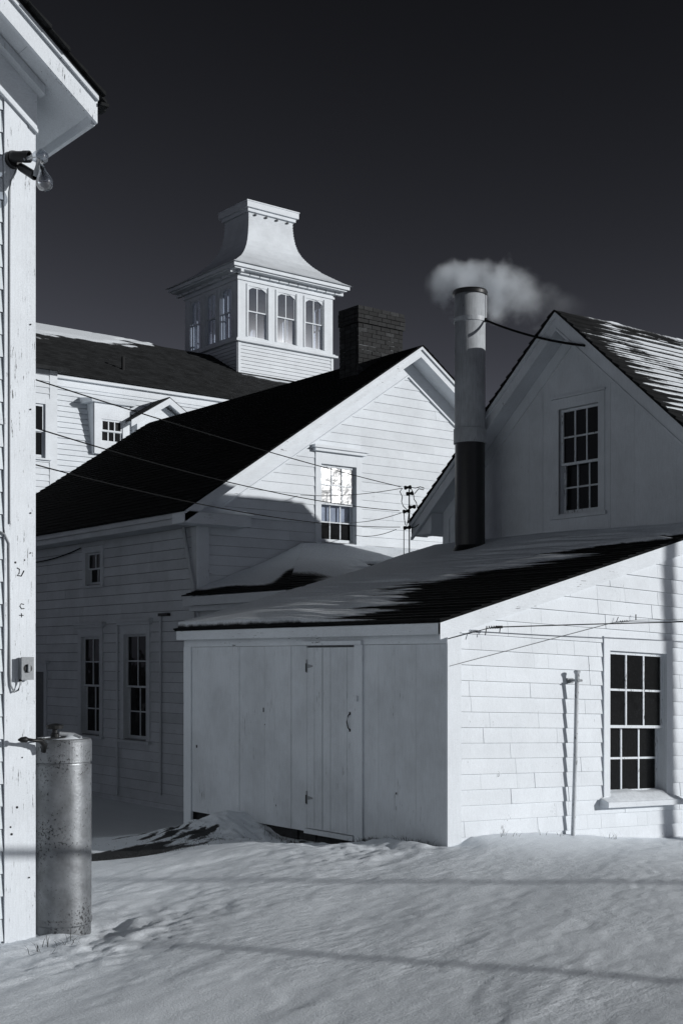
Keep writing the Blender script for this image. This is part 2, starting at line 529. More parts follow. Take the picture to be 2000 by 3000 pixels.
def double_hung(parent, fr, a0, a1, h0, h1, cols=3, rows=2, mid=None, c=0.10, ctop=None, sill=0.10, hood=0.0, du=-0.03, dl=-0.075,
                glass='glass', pmu=None, pml=None, mat='board_white', smat='sash_white', fw=0.045, mw=0.018, rows_l=None):
    w = casing(parent, fr, a0, a1, h0, h1, c, ctop, mat=mat)
    mid = (h0 + h1) / 2 if mid is None else mid
    sash(w, fr, a0 + 0.004, a1 - 0.004, mid - 0.02, h1 - 0.004, cols, rows, du, fw, mw, smat, glass, pmu)
    sash(w, fr, a0 + 0.004, a1 - 0.004, h0 + 0.004, mid + 0.02, cols, rows_l or rows, dl, fw, mw, smat, glass, pml, bot=fw * 1.4)
    if sill:
        mb = MB().prism([(a0 - c - 0.03, h0 - 0.065), (a1 + c + 0.03, h0 - 0.065), (a1 + c + 0.03, h0 - 0.021), (a0 - c - 0.03, h0 - 0.021)], fr, 0.0, sill)
        mb.build('sill', mat, w)
    if hood:
        t = h1 + (c if ctop is None else ctop)
        mb = MB().fbox(fr, a0 - c - 0.05, a1 + c + 0.05, t + 0.001, t + 0.05, 0.0, hood)
        mb.prism([(a0 - c - 0.09, t + 0.051), (a1 + c + 0.09, t + 0.051), (a1 + c + 0.09, t + 0.10), (a0 - c - 0.09, t + 0.10)], fr, 0.0, lambda a, h: hood * 1.35)
        mb.build('hood', mat, w)
    return w

def roof_courses(roof, e0, e1, r0, r1, exp, mat, lift=0.02, name='shingle_course', jit=0.004):
    e0, e1, r0, r1 = map(Vector, (e0, e1, r0, r1))
    L = max((r0 - e0).length, (r1 - e1).length)
    n = max(2, int(L / exp)); nrm = (e1 - e0).cross(r0 - e0)
    if nrm.length < 1e-6: nrm = (e1 - e0).cross(r1 - e0)
    nrm.normalize()
    if nrm.z < 0: nrm = -nrm
    for i in range(n):
        a, b = i / n, min(1.0, (i + 1.25) / n)
        j = random.uniform(-jit, jit)
        p = [e0.lerp(r0, a), e1.lerp(r1, a), e1.lerp(r1, b), e0.lerp(r0, b)]
        lo = [p[0] + nrm * 0.001, p[1] + nrm * 0.001, p[2] + nrm * 0.001, p[3] + nrm * 0.001]
        hi = [p[0] + nrm * (lift + j), p[1] + nrm * (lift - j), p[2] + nrm * 0.005, p[3] + nrm * 0.005]
        MB().hexa(lo + hi).build(name, mat, roof)

def roof_deck(parent, e0, e1, r0, r1, th, mat='board_white', name='roof'):
    e0, e1, r0, r1 = map(Vector, (e0, e1, r0, r1)); d = Vector((0, 0, -th))
    return MB().hexa([e0 + d, e1 + d, r1 + d, r0 + d, e0, e1, r1, r0]).build(name, mat, parent)

def sagged(p, q, sag, n=24):
    p = Vector(p); q = Vector(q)
    return [p.lerp(q, i / n) - Vector((0, 0, sag * 4 * (i / n) * (1 - i / n))) for i in range(n + 1)]

def set_part_label(o, s): o['label'] = s

# ================================================================== GROUND
WD = Vector((0.90, 0.436))                            # wind direction on the snow
SHX, SHY, SHY1, CWX = 8.20, 8.80, 13.39, 12.30        # shed corner, shed far end, house wall behind it
def ground_h(x, y):
    x = np.asarray(x, float); y = np.asarray(y, float)
    z = -0.72 * sstep(9.6, 18.0, y)
    z = z - 0.27 * sstep(8.6, 12.2, x) * sstep(14.0, 9.0, y)
    s = x * WD[0] + y * WD[1]; w = -x * WD[1] + y * WD[0]
    near = np.exp(-((np.hypot(x - 6.5, y - 8.0) / 14.0) ** 4))
    # bank of snow against the lit shed wall
    z = z + 0.055 * np.exp(-np.clip(SHY - y, 0, 9) / 0.5) * sstep(7.7, 8.5, x) * (y < SHY + 0.6) * (0.75 + 0.5 * vnoise(x * 1.3, y * 0, 5))
    # bank along the shed door side
    d = np.clip(SHX - x, 0, 9)
    zw = np.interp(y, [8.0, 8.8, 9.5, 9.95, 10.25, 10.7, 11.4, 11.75, 12.1, 12.4, 12.8, 13.4, 14.2, 16], [0, 0.0, 0.0, -0.09, -0.23, -0.27, -0.25, -0.16, -0.03, -0.17, -0.32, -0.38, -0.44, -0.6])
    zw = zw + 0.05 * fbm(y * 3.1, d * 4.0, 15, 3)
    ww = np.exp(-(d / 0.80) ** 2) * sstep(SHX + 0.35, SHX + 0.02, x) * sstep(8.3, 8.9, y) * sstep(14.6, 13.6, y)
    z = z * (1 - ww) + zw * ww
    rough = np.exp(-((d - 0.55) / 0.55) ** 2) * sstep(9.4, 10.2, y) * sstep(13.3, 12.6, y) * (x < SHX + 0.2)
    z = z + rough * (0.075 * np.clip(fbm(y * 2.2, d * 2.6, 18, 4, 0.6), -0.25, 1) + 0.02 * fbm(y * 9, d * 9, 19, 3, 0.6))
    z = z + 0.08 * np.exp(-((y - 12.0) / 0.55) ** 2 - ((d - 0.45) / 0.6) ** 2) + 0.03 * np.exp(-((d - 0.3) / 0.2) ** 2) * np.clip(fbm(y * 4.0, d * 3.0, 17, 3) + 0.1, 0, 1) * sstep(9.6, 10.2, y) * sstep(13.2, 12.6, y)
    # hollow with bare ground in the passage
    hol = np.exp(-(((x - 5.9) / 1.1) ** 2 + ((y - 11.2) / 0.9) ** 2))
    z = z - 0.14 * hol
    # bank against the corner of the left house and scoop at the gas bottle
    dc = np.hypot(x - 3.45, y - 7.35)
    z = z + 0.015 * np.exp(-(dc / 0.45) ** 2) - 0.03 * np.exp(-(np.hypot(x - 3.5, y - 7.5) / 1.1) ** 2)
    z = z - 0.05 * np.exp(-(np.hypot(x - 4.06, y - 7.62) / 0.16) ** 2)
    # drifts and wind crust
    z = z + near * (0.055 * fbm(s * 0.22, w * 0.40, 21, 3) + 0.011 * fbm(s * 0.5, w * 1.6, 31, 3)
                    + 0.0035 * fbm(s * 1.6, w * 6.0, 41, 3))
    crust = sstep(0.05, 0.5, fbm(s * 0.35 + 3, w * 0.7, 51, 3))
    r = np.abs(fbm(s * 1.8, w * 5.5, 61, 4, 0.6))
    z = z + near * crust * 0.012 * (0.35 - r)
    patch = np.exp(-(((s - 6.7) / 1.1) ** 2 + ((w - 4.9) / 0.5) ** 2)) + np.exp(-(((s - 10.5) / 1.5) ** 2 + ((w - 4.9) / 0.3) ** 2)) * 0.6
    z = z + near * patch * 0.030 * fbm(s * 5.0, w * 9.0, 71, 4, 0.65)
    # wind-cut crust ledges
    t1 = fbm(s * 0.55, w * 2.0, 161, 4, 0.55); t2 = fbm(s * 1.5, w * 4.2, 171, 4, 0.6)
    reg = sstep(-0.15, 0.35, fbm(s * 0.25 + 7, w * 0.5, 181, 2))
    z = z + near * (0.0045 * sstep(0.0, 0.10, t1) + 0.0032 * sstep(0.03, 0.10, t2) * reg)
    shedcrust = np.exp(-(((y - 9.3) / 0.9) ** 2 + ((x - 7.2) / 0.8) ** 2))
    z = z + near * shedcrust * 0.022 * fbm(s * 2.4, w * 6.0, 191, 4, 0.6)
    # tiny grain
    z = z + near * 0.0022 * fbm(s * 9, w * 22, 81, 2)
    return z

def bare_f(x, y):
    s = x * WD[0] + y * WD[1]; w = -x * WD[1] + y * WD[0]
    hol = np.exp(-(((x - 5.95) / 1.25) ** 2 + ((y - 11.1) / 0.62) ** 2))
    streak = fbm(s * 0.9, w * 5.0, 91, 4, 0.6)
    b = 1.05 * hol + 0.55 * streak * (hol > 0.05)
    d = np.clip(SHX - x, 0, 9)
    mound = np.exp(-((y - 11.5) / 0.9) ** 2 - ((d - 1.05) / 0.6) ** 2)
    b = np.maximum(b, 0.60 * mound + 0.70 * fbm(s * 1.1, w * 7.0, 95, 4, 0.65) * (mound > 0.08))
    far = sstep(42, 60, np.hypot(x - 8, y - 12) + 14 * fbm(x * 0.03, y * 0.03, 99, 2))   # unseen far ground, darkened to cut bounce light on shaded walls
    return np.clip(np.maximum(b, 1.2 * far), 0, 1.3)

def axis_coords(lo, hi, step, far):
    mid = np.arange(lo, hi, step); out = [hi]; d = step * 2
    while out[-1] < far: out.append(out[-1] + d); d *= 1.35
    low = [lo - step]; d = step * 2
    while low[-1] > -far: low.append(low[-1] - d); d *= 1.35
    return np.array(low[::-1] + list(mid) + out)
gx = axis_coords(2.2, 12.2, 0.026, 900.0); gy = axis_coords(3.2, 14.6, 0.026, 900.0)
GX, GY = np.meshgrid(gx, gy)
GZ = ground_h(GX, GY)
nv = GX.size; W_ = len(gx); H_ = len(gy)
me = bpy.data.meshes.new('snow_ground')
me.vertices.add(nv)
me.vertices.foreach_set('co', np.stack([GX.ravel(), GY.ravel(), GZ.ravel()], 1).ravel())
ii = (np.arange(H_ - 1)[:, None] * W_ + np.arange(W_ - 1)[None, :]).ravel()
quads = np.stack([ii, ii + 1, ii + W_ + 1, ii + W_], 1)
me.loops.add(quads.size); me.polygons.add(len(quads))
me.loops.foreach_set('vertex_index', quads.ravel())
me.polygons.foreach_set('loop_start', np.arange(len(quads)) * 4)
me.polygons.foreach_set('use_smooth', np.ones(len(quads), bool))
me.update(calc_edges=True)
att = me.attributes.new('bare', 'FLOAT', 'POINT')
att.data.foreach_set('value', bare_f(GX, GY).ravel())
me.materials.append(M['snow'])
go = bpy.data.objects.new('snow_ground', me); COL.objects.link(go)
go['kind'] = 'structure'
def gz(x, y): return float(ground_h(x, y))

# ================================================================== SNOW ON ROOFS
def roof_snow(parent, pfun, na, nb, hfun, name='snow_cover', thin=(0.006, 0.034), mat='roof_snow'):
    """pfun(a,b)->point on roof (a,b in 0..1), hfun(A,B)-> depth in metres (negative = bare)"""
    A, B = np.meshgrid(np.linspace(0, 1, na), np.linspace(0, 1, nb))
    Hh = hfun(A, B)
    P = [[None] * na for _ in range(nb)]
    for j in range(nb):
        for i in range(na):
            p = pfun(A[j, i], B[j, i]); P[j][i] = (p[0], p[1], p[2] + max(Hh[j, i], -0.03))
    o = MB().grid(P, (Hh > -0.012).tolist()).build(name, mat, parent, smooth=True)
    a_ = o.data.attributes.new('thin', 'FLOAT', 'POINT')
    a_.data.foreach_set('value', np.clip(1.0 - (Hh.ravel() - thin[0]) / (thin[1] - thin[0]), 0, 1).astype(np.float32))
    return o

# ================================================================== SHED
shed = thing('shed', (SHX, SHY, 0), 'low white shed with plank door side and shingled front, snow on its single slope roof', 'shed')
RS, RZ0, REX = 0.2676, 2.10, 8.08
def rz(x): return RZ0 + RS * (x - REX)
TILT = -0.037
frS = FY(SHY, TILT, SHX)                              # lit shingled wall, courses settled to the right
def s_at(px, py):
    p = at(px, py, Y=SHY); return p.x, p.z - TILT * (p.x - SHX)
wl, wt = s_at(1780, 1906); wr, _ = s_at(1946, 1912); _, wb = s_at(1800, 2330)
s_rect = (wl, wr, wb, wt)
sr = [(SHX, -0.6), (CWX, -0.6), (CWX, rz(CWX) - 0.03 - TILT * (CWX - SHX)), (SHX, rz(SHX) - 0.03)]
wall(shed, frS, sr, [s_rect], -0.12, 0.0, 'wall')
cb = 0.155
siding(shed, frS, clip(sr, -1, 0, -(SHX + cb)), [(wl - 0.09, wr + 0.09, wb - 0.05, wt + 0.14)], -0.353, 0.1465, (0.16, 0.47), 'shingle', 'shingle_white', 0.019, 0.0035, 0.003)
MB().fbox(frS, SHX - 0.022, SHX + cb - 0.003, -0.55, rz(SHX) - 0.14, 0.0, 0.022).build('corner_board', 'board_white', shed)
# rake board follows the roof
rk = []
for x in (REX + 0.0, 12.28): rk.append((x, rz(x) - TILT * (x - SHX)))
MB().prism([(rk[0][0], rk[0][1] - 0.175), (rk[1][0], rk[1][1] - 0.175), (rk[1][0], rk[1][1] - 0.018), (rk[0][0], rk[0][1] - 0.018)], frS, 0.003, 0.03).build('rake_board', 'board_horizontal', shed)
w = double_hung(shed, frS, wl, wr, wb, wt, 3, 2, mid=s_at(1800, 2128)[1], c=0.095, ctop=0.145, sill=0.0, du=-0.02, dl=-0.085, fw=0.03, mw=0.022)
MB().fbox(frS, wl - 0.14, wr + 0.16, wb - 0.115, wb - 0.06, 0.0, 0.13).prism([(wl - 0.14, wb - 0.06), (wr + 0.16, wb - 0.06), (wr + 0.16, wb - 0.02), (wl - 0.14, wb - 0.02)], frS, -0.1, lambda a, h: 0.13 - (h - wb + 0.06) / 0.04 * 0.12).build('sill', 'board_horizontal', w)
# snow lying on the sill
P = []
for j in range(15):
    row = []
    for i in range(41):
        a = wl - 0.135 + (wr - wl + 0.29) * i / 40; d = -0.085 + 0.215 * j / 14
        inside = 1.0 if wl < a < wr else 0.0
        hh = (0.060 * (1 - j / 14) ** 0.8 + 0.003) * (0.7 + 0.6 * float(vnoise(a * 6, 3, 5))) * min(1, (a - wl + 0.16) / 0.14, (wr + 0.17 - a) / 0.2)
        if not inside: hh *= 0.45; d = max(d, 0.034)
        base = wb - 0.018 - max(0, d) / 0.13 * 0.042
        row.append(frS(a, base + hh, d))
    P.append(row)
MB().grid(P).build('sill_snow', 'roof_snow', w, smooth=True)

# shaded plank side with the door
frL = FXm(SHX)
def l_at(px, py): p = at(px, py, X=SHX); return p.y, p.z
zb = -0.05
wall(shed, frL, [(SHY + 0.002, zb), (SHY1, zb), (SHY1, 2.0), (SHY + 0.002, 2.0)], [], -0.12, 0.0, 'wall')
dy0 = l_at(905, 2000)[0]; dy1 = l_at(1045, 2000)[0]; dy2 = l_at(1067, 2000)[0]     # hinge edge, latch edge, post
dtop = 1.865; dbot = -0.03
edges = [l_at(p, 2000)[0] for p in (566, 620, 672, 705, 742, 780, 810, 857, 903)]
planks(shed, frL, edges, zb - 0.02, 1.885, [], 'plank', 'plank_white', 0.018, 0.003)
edges = [dy2, l_at(1112, 2000)[0], l_at(1160, 2000)[0], l_at(1223, 2000)[0], l_at(1286, 2000)[0], SHY]
planks(shed, frL, edges, -0.30, 1.885, [], 'plank', 'plank_white', 0.018, 0.002)
MB().fbox(frL, l_at(566, 2000)[0] + 0.003, SHY1 + 0.01, -0.45, 1.888, 0.0, 0.032).build('corner_board', 'board_white', shed)
MB().fbox(frL, SHY - 0.018, SHY1 + 0.008, 1.889, 1.985, 0.0, 0.028).build('frieze', 'board_horizontal', shed)
MB().fbox(frL, dy2 - 0.012, dy1 - 0.004, -0.14, 1.887, 0.0, 0.040).build('door_post', 'board_white', shed)
MB().fbox(frL, dy2 - 0.02, dy0 + 0.05, 1.8885, 1.93, 0.029, 0.062).build('door_hood', 'board_horizontal', shed)
door = MB().fbox(frL, dy1 + 0.001, dy0 - 0.003, dbot, dtop, 0.001, 0.008).build('door', 'gap', shed)
de = [dy0 - 0.003] + [l_at(p, 2000)[0] for p in (927, 950, 973, 998, 1022)] + [dy1 + 0.001]
planks(door, frL, de, dbot, dtop, [], 'plank', 'plank_white', 0.026, 0.0055)
for hz in (l_at(905, 1952)[1], l_at(905, 2337)[1]):
    MB().fbox(frL, dy0 - 0.011, dy0 + 0.008, hz - 0.07, hz + 0.07, 0.02, 0.036).prism([(dy0 - 0.01, hz - 0.022), (dy0 - 0.10, hz - 0.008), (dy0 - 0.10, hz + 0.008), (dy0 - 0.01, hz + 0.022)], frL, 0.02, 0.033).build('hinge', 'box_grey', door)
    MB().fbox(frL, dy0 - 0.007, dy0 + 0.004, hz - 0.06, hz + 0.03, 0.03, 0.045).build('hinge_pin', 'black_iron', door)
ha, hz_ = l_at(1031, 2115)
MB().tube([frL(ha, hz_ + 0.085, 0.028), frL(ha + 0.004, hz_ + 0.06, 0.05), frL(ha + 0.01, hz_, 0.06), frL(ha + 0.004, hz_ - 0.06, 0.05), frL(ha, hz_ - 0.085, 0.028)], 0.006, 6).fbox(frL, ha - 0.012, ha + 0.012, hz_ + 0.07, hz_ + 0.10, 0.026, 0.031).fbox(frL, ha - 0.012, ha + 0.012, hz_ - 0.10, hz_ - 0.07, 0.026, 0.031).build('handle', 'black_iron', door, smooth=False)
ba, bz = l_at(1052, 2047)
MB().fbox(frL, ba - 0.035, ba + 0.045, bz - 0.028, bz + 0.028, 0.041, 0.062).build('latch', 'plank_white', shed)
MB().fbox(frL, dy1 - 0.0, dy0 + 0.02, dbot - 0.055, dbot - 0.006, 0.0, 0.055).build('door_sill', 'plank_white', shed)
for px, py, r_ in ((776, 2080, 0.011), (580, 2187, 0.014), (1165, 2325, 0.008), (780, 2123, 0.005), (813, 2360, 0.007)):
    a, h = l_at(px, py)
    MB().fbox(frL, a - r_ * 0.6, a + r_ * 0.6, h - r_ * (2.2 if px == 776 else 1.2), h + r_ * (2.2 if px == 776 else 1.2), 0.016, 0.0235).build('nail_plate', 'black_iron', shed)
# foundation of dark field stones
fy = SHY1 + 0.02; k = 0
while fy > 10.15:
    wdt = random.uniform(0.26, 0.5)
    zlo = -0.62; zt = zb - 0.012
    rows_ = [(zlo, -0.36), (-0.35, -0.2), (-0.19, zt)]
    for (q0, q1) in rows_:
        w2 = wdt; j1, j2 = random.uniform(0, 0.02), random.uniform(0, 0.02)
        d = random.uniform(0.0, 0.03)
        pts = [(fy, q0 + 0.01), (fy - w2 + 0.012, q0 + j1 * 0.4), (fy - w2 + 0.006 + j2, q1 - 0.008), (fy - j1, q1 - 0.004)]
        mb = MB().prism(pts, frL, -0.16, lambda a, h: -0.035 + d - 0.04 * abs((a - fy + w2 / 2) / w2) - 0.05 * abs(h - (q0 + q1) / 2))
        mb.build('foundation_stone', 'stone', shed)
    fy -= wdt
# fascia, roof deck, courses, snow
MB().box(REX, REX + 0.03, SHY - 0.028, SHY1 + 0.03, 1.974, RZ0 - 0.022).build('fascia', 'board_horizontal', shed)
RY0, RY1 = SHY - 0.05, SHY1 + 0.05
roof = roof_deck(shed, (REX - 0.015, RY0, rz(REX - 0.015)), (REX - 0.015, RY1, rz(REX - 0.015)), (CWX - 0.005, RY0, rz(CWX - 0.005)), (CWX - 0.005, RY1, rz(CWX - 0.005)), 0.016, 'roof')
roof_courses(roof, (REX - 0.03, RY0 - 0.012, rz(REX - 0.03)), (REX - 0.03, RY1, rz(REX - 0.03)), (CWX - 0.006, RY0 - 0.012, rz(CWX - 0.006)), (CWX - 0.006, RY1, rz(CWX - 0.006)), 0.135, 'roof', 0.022)
nrm_s = Vector((-RS, 0, 1))
bnd = []
for px, py in ((1040, 1822), (1110, 1800), (1200, 1752), (1235, 1712), (1290, 1662), (1460, 1648), (1785, 1622), (2000, 1568)):
    p = at_plane(px, py, (REX, 0, RZ0), nrm_s); bnd.append((p.x, p.y))
bnd.sort(); bX = np.array([b[0] for b in bnd]); bY = np.array([b[1] for b in bnd])
LX, LY = CWX - REX, RY1 - RY0
def shed_snow_h(A, B):
    x = REX - 0.01 + A * LX; y = RY0 + B * LY
    e = np.interp(x, bX, bY)
    n1 = fbm(y * 0.55, x * 7.4, 101, 3, 0.6); n2 = fbm(y * 1.2, x * 2.2, 111, 3)
    q = (y - e) + 0.30 + 0.85 * n1 + 0.30 * n2 + 0.50 * fbm(y * 0.9, x * 15.0, 141, 3, 0.6)
    h = 0.040 * sstep(-0.35, 1.1, q) + 0.045 * sstep(0.6, 2.8, q) - 0.016 + 0.004 * fbm(y * 2, x * 2, 121, 3)
    h = h + 0.05 * sstep(0.62, 1.0, A) * sstep(0.1, 0.6, q) + 0.02 * fbm(y * 0.7, x * 0.9, 131, 2) * sstep(0.3, 1.2, q)
    h = np.where(A < 0.012, np.minimum(h, -0.02), h)
    return h + 0.010 * sstep(0.0, 0.6, q)
roof_snow(roof, lambda a, b: (REX - 0.01 + a * (LX - 0.001), RY0 + b * LY, rz(REX - 0.01 + a * LX)), 330, 190, shed_snow_h)
# small "3" pencilled on a shingle
a3, h3 = s_at(1456, 2268)
pts = []
for k in range(25):
    t = k / 24
    if t < 0.5: th = math.pi * (0.75 - 1.25 * t * 2); c_ = 0.011
    else: th = math.pi * (0.5 - 1.25 * (t - 0.5) * 2); c_ = -0.011
    pts.append(frS(a3 + 0.010 * math.cos(th), h3 + c_ + 0.011 * math.sin(th), 0.016))
MB().tube(pts, 0.0022, 4).build('pencilled_number', 'mark', shed)

# ================================================================== LEFT HOUSE (corner only)
AX, AY = 3.517, 7.60
ha_ = thing('corner_house', (AX, AY, 0), 'white shingled house corner with deep eave filling the left edge', 'house')
frA = FY(AY)
ASL = 0.79                                            # roof slope
AEX, AEZ = 3.825, 5.28
def arz(x): return AEZ + ASL * (AEX - x)
apoly = [(0.2, -0.5), (AX, -0.5), (AX, arz(AX) - 0.12), (0.2, arz(0.2) - 0.12)]
wall(ha_, frA, apoly, [], -0.12, 0.0, 'wall')
wall(ha_, FR((AX, 0, 0), (0, 1, 0), (1, 0, 0)), [(AY, -0.5), (16.0, -0.5), (16.0, arz(AX) - 0.12), (AY, arz(AX) - 0.12)], [], -0.12, 0.0, 'wall', 'clap_white')
vis = clip(clip(apoly, -1, 0, -2.15), 1, 0, AX - 0.19)
siding(ha_, frA, vis, [], -0.42, 0.139, (0.13, 0.32), 'shingle', 'shingle_white', 0.016, 0.005, 0.004)
MB().fbox(frA, AX - 0.185, AX - 0.036, -0.45, arz(AX) - 0.2, 0.0, 0.025).build('corner_board', 'board_worn', ha_)
MB().fbox(frA, AX - 0.033, AX + 0.024, -0.45, arz(AX) - 0.2, -0.13, 0.020).build('corner_board', 'board_worn', ha_)
OV = 0.30
frAr = FY(AY - OV)
def arake(frm, x0, x1, lo, hi, d0, d1, nm, mat):
    return MB().prism([(x0, arz(x0) - lo), (x1, arz(x1) - lo), (x1, arz(x1) - hi), (x0, arz(x0) - hi)], frm, d0, d1).build(nm, mat, ha_)
arake(frAr, 0.2, AEX, 0.185, 0.022, -0.03, 0.0, 'rake_board', 'board_worn')
arake(frAr, 0.2, AEX - 0.002, 0.05, 0.018, 0.001, 0.022, 'crown_moulding', 'board_horizontal')
# sloping soffit under the rake and along the eave
def asoff(x0, x1, y0, y1):
    MB().hexa([(x0, y0, arz(x0) - 0.15), (x1, y0, arz(x1) - 0.15), (x1, y1, arz(x1) - 0.15), (x0, y1, arz(x0) - 0.15),
               (x0, y0, arz(x0) - 0.13), (x1, y0, arz(x1) - 0.13), (x1, y1, arz(x1) - 0.13), (x0, y1, arz(x0) - 0.13)]).build('soffit', 'plank_white', ha_)
asoff(0.2, AX - 0.13, AY - OV + 0.031, AY - 0.001); asoff(AX - 0.128, AEX - 0.031, AY - OV + 0.031, 16.2)
arake(frA, 0.2, AX + 0.03, 0.43, 0.16, 0.0, 0.03, 'frieze', 'board_horizontal')
arake(frA, 0.2, AX + 0.03, 0.455, 0.431, 0.0, 0.045, 'frieze_bead', 'board_horizontal')
MB().prism([(0.2, arz(0.2) - 0.21), (AX + 0.05, arz(AX + 0.05) - 0.21), (AX + 0.05, arz(AX + 0.05) - 0.155), (0.2, arz(0.2) - 0.155)], frA, 0.031, 0.10).build('bed_moulding', 'plank_white', ha_)
# side eave: fascia, soffit
MB().box(AEX - 0.03, AEX - 0.001, AY - OV + 0.031, 16.2, AEZ - 0.19, AEZ - 0.03).build('fascia', 'board_horizontal', ha_)
ro = roof_deck(ha_, (AEX + 0.05, AY - OV - 0.03, arz(AEX + 0.05)), (AEX + 0.05, 16.2, arz(AEX + 0.05)), (0.2, AY - OV - 0.03, arz(0.2)), (0.2, 16.2, arz(0.2)), 0.018, 'roof_c')
for i in range(26):     # ragged shingle ends along the rake and eave
    x1 = AEX + 0.03 - i * 0.125; x0 = x1 - 0.15
    if x0 < 0.3: break
    e = random.uniform(0.0, 0.035)
    MB().hexa([(x0, AY - OV - 0.045 - e, arz(x0) + 0.002), (x1, AY - OV - 0.045 - e, arz(x1) + 0.002), (x1, 16.2, arz(x1) + 0.002), (x0, 16.2, arz(x0) + 0.002),
               (x0, AY - OV - 0.045 - e, arz(x0) + 0.006), (x1, AY - OV - 0.045 - e, arz(x1) + 0.026), (x1, 16.2, arz(x1) + 0.026), (x0, 16.2, arz(x0) + 0.006)]).build('shingle_course', 'roof_c', ro)
for i in range(30):
    y = AY - OV - 0.03 + i * 0.07
    MB().box(AEX + 0.012, AEX + random.uniform(0.055, 0.085), y, y + 0.066, AEZ - 0.075, AEZ - 0.055).build('shingle_end', 'roof_c', ro)
# marks and nails on the corner board
def amark(pts, r=0.0035, n='painted_mark'):
    MB().tube([frA(a, h, 0.0265) for a, h in pts], r, 5).build(n, 'mark', ha_)
def a_at(px, py): p = at(px, py, Y=AY - 0.025); return p.x, p.z
m = [a_at(*p) for p in ((50, 1664), (57, 1668), (56, 1680), (50, 1686), (62, 1688), (68, 1677), (70, 1672))]
amark(m)
amark([a_at(*p) for p in ((70, 1771), (62, 1769), (58, 1776), (63, 1784), (71, 1783))], 0.003)
amark([a_at(*p) for p in ((56, 1803), (69, 1803))], 0.0025); amark([a_at(*p) for p in ((63, 1797), (63, 1809))], 0.0025)
for px, py, r_ in ((45, 1648, 0.007), (72, 1641, 0.005), (90, 950, 0.005), (90, 1199, 0.005), (90, 1620, 0.004), (50, 2366, 0.008), (31, 2424, 0.006), (34, 2445, 0.008), (65, 2220, 0.005), (86, 2572, 0.005), (90, 1503, 0.005)):
    a, h = a_at(px, py)
    MB().lathe(frA(a, h, 0.0), [(0.0001, 0.030), (r_ * 0.7, 0.0295), (r_, 0.027), (r_, 0.022)], 10, (0, -1, 0)).build('nail_head', 'black_iron', ha_)

# ================================================================== HOUSE WITH PLANK GABLE (right)
hc = thing('gable_house', (CWX, 10.92, 0), 'white house with vertical plank gable and snow streaked roof behind the shed', 'house')
CY, CZ, CS, CEND = 10.92, 6.05, 0.885, 17.3
CH = 2.34                                             # half width
COV = 0.30
frC = FXm(CWX)
def crz(y): return CZ - CS * abs(y - CY)
def c_at(px, py): p = at(px, py, X=CWX); return p.y, p.z
c_poly = [(CY - CH, 0.0), (CY + CH, 0.0), (CY + CH, crz(CY + CH) - 0.06), (CY, CZ - 0.06), (CY - CH, crz(CY - CH) - 0.06)]
ca1, cht = c_at(1640, 1201); ca0, _ = c_at(1756, 1178); _, chb = c_at(1700, 1500)
c_rect = (min(ca0, ca1), max(ca0, ca1), chb, cht)
wall(hc, frC, c_poly, [c_rect], -0.12, 0.0)
edges = [CY - CH + 0.002]
for px in (1861, 1790, 1712, 1636, 1592, 1552, 1511, 1470, 1430, 1392, 1352, 1320): edges.append(c_at(px, 1400)[0])
edges = sorted(edges + [CY - CH + 0.35, CY - CH + 0.75]) + [CY + CH - 0.12]
planks(hc, frC, edges, 0, 7, [c_rect], 'plank', 'plank_c', 0.016, 0.0015, poly=[(CY - CH, 2.2)] + [(CY + CH, 2.2)] + c_poly[2:])
MB().fbox(frC, CY + CH - 0.118, CY + CH + 0.01, 1.5, crz(CY + CH) - 0.07, 0.0, 0.03).build('corner_board', 'plank_c', hc)
wall(hc, FY(CY - CH + 0.12), [(CWX + 0.001, -0.6), (CEND, -0.6), (CEND, crz(CY - CH) - 0.05), (CWX + 0.001, crz(CY - CH) - 0.05)], [], -0.0, 0.118, 'wall', 'clap_white')
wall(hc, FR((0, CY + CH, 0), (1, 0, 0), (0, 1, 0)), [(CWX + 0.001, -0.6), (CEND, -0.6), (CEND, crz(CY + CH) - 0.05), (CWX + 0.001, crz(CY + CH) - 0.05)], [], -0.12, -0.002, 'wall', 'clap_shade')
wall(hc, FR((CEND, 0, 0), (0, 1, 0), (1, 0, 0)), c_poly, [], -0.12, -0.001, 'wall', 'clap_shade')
cw = double_hung(hc, frC, c_rect[0], c_rect[1], chb, cht, 3, 2, mid=c_at(1700, 1352)[1], c=0.10, ctop=0.13, sill=0.06, du=-0.02, dl=-0.07, fw=0.032, mw=0.02, mat='plank_c')
MB().fbox(frC, c_rect[0] - 0.16, c_rect[1] + 0.16, chb - 0.22, chb - 0.068, 0.0, 0.022).build('apron', 'plank_c', cw)
MB().fbox(frC, c_rect[0] - 0.115, c_rect[1] + 0.115, cht + 0.135, cht + 0.16, 0.0, 0.05).build('hood', 'plank_c', cw)
EL = CY + 2.72; ER = CY - 2.72
X0c = CWX - COV
frCr = FXm(X0c)
def crake(frm, y0, y1, lo, hi, d0, d1, nm, mat):
    MB().prism([(y0, crz(y0) - lo), (y1, crz(y1) - lo), (y1, crz(y1) - hi), (y0, crz(y0) - hi)], frm, d0, d1).build(nm, mat, hc)
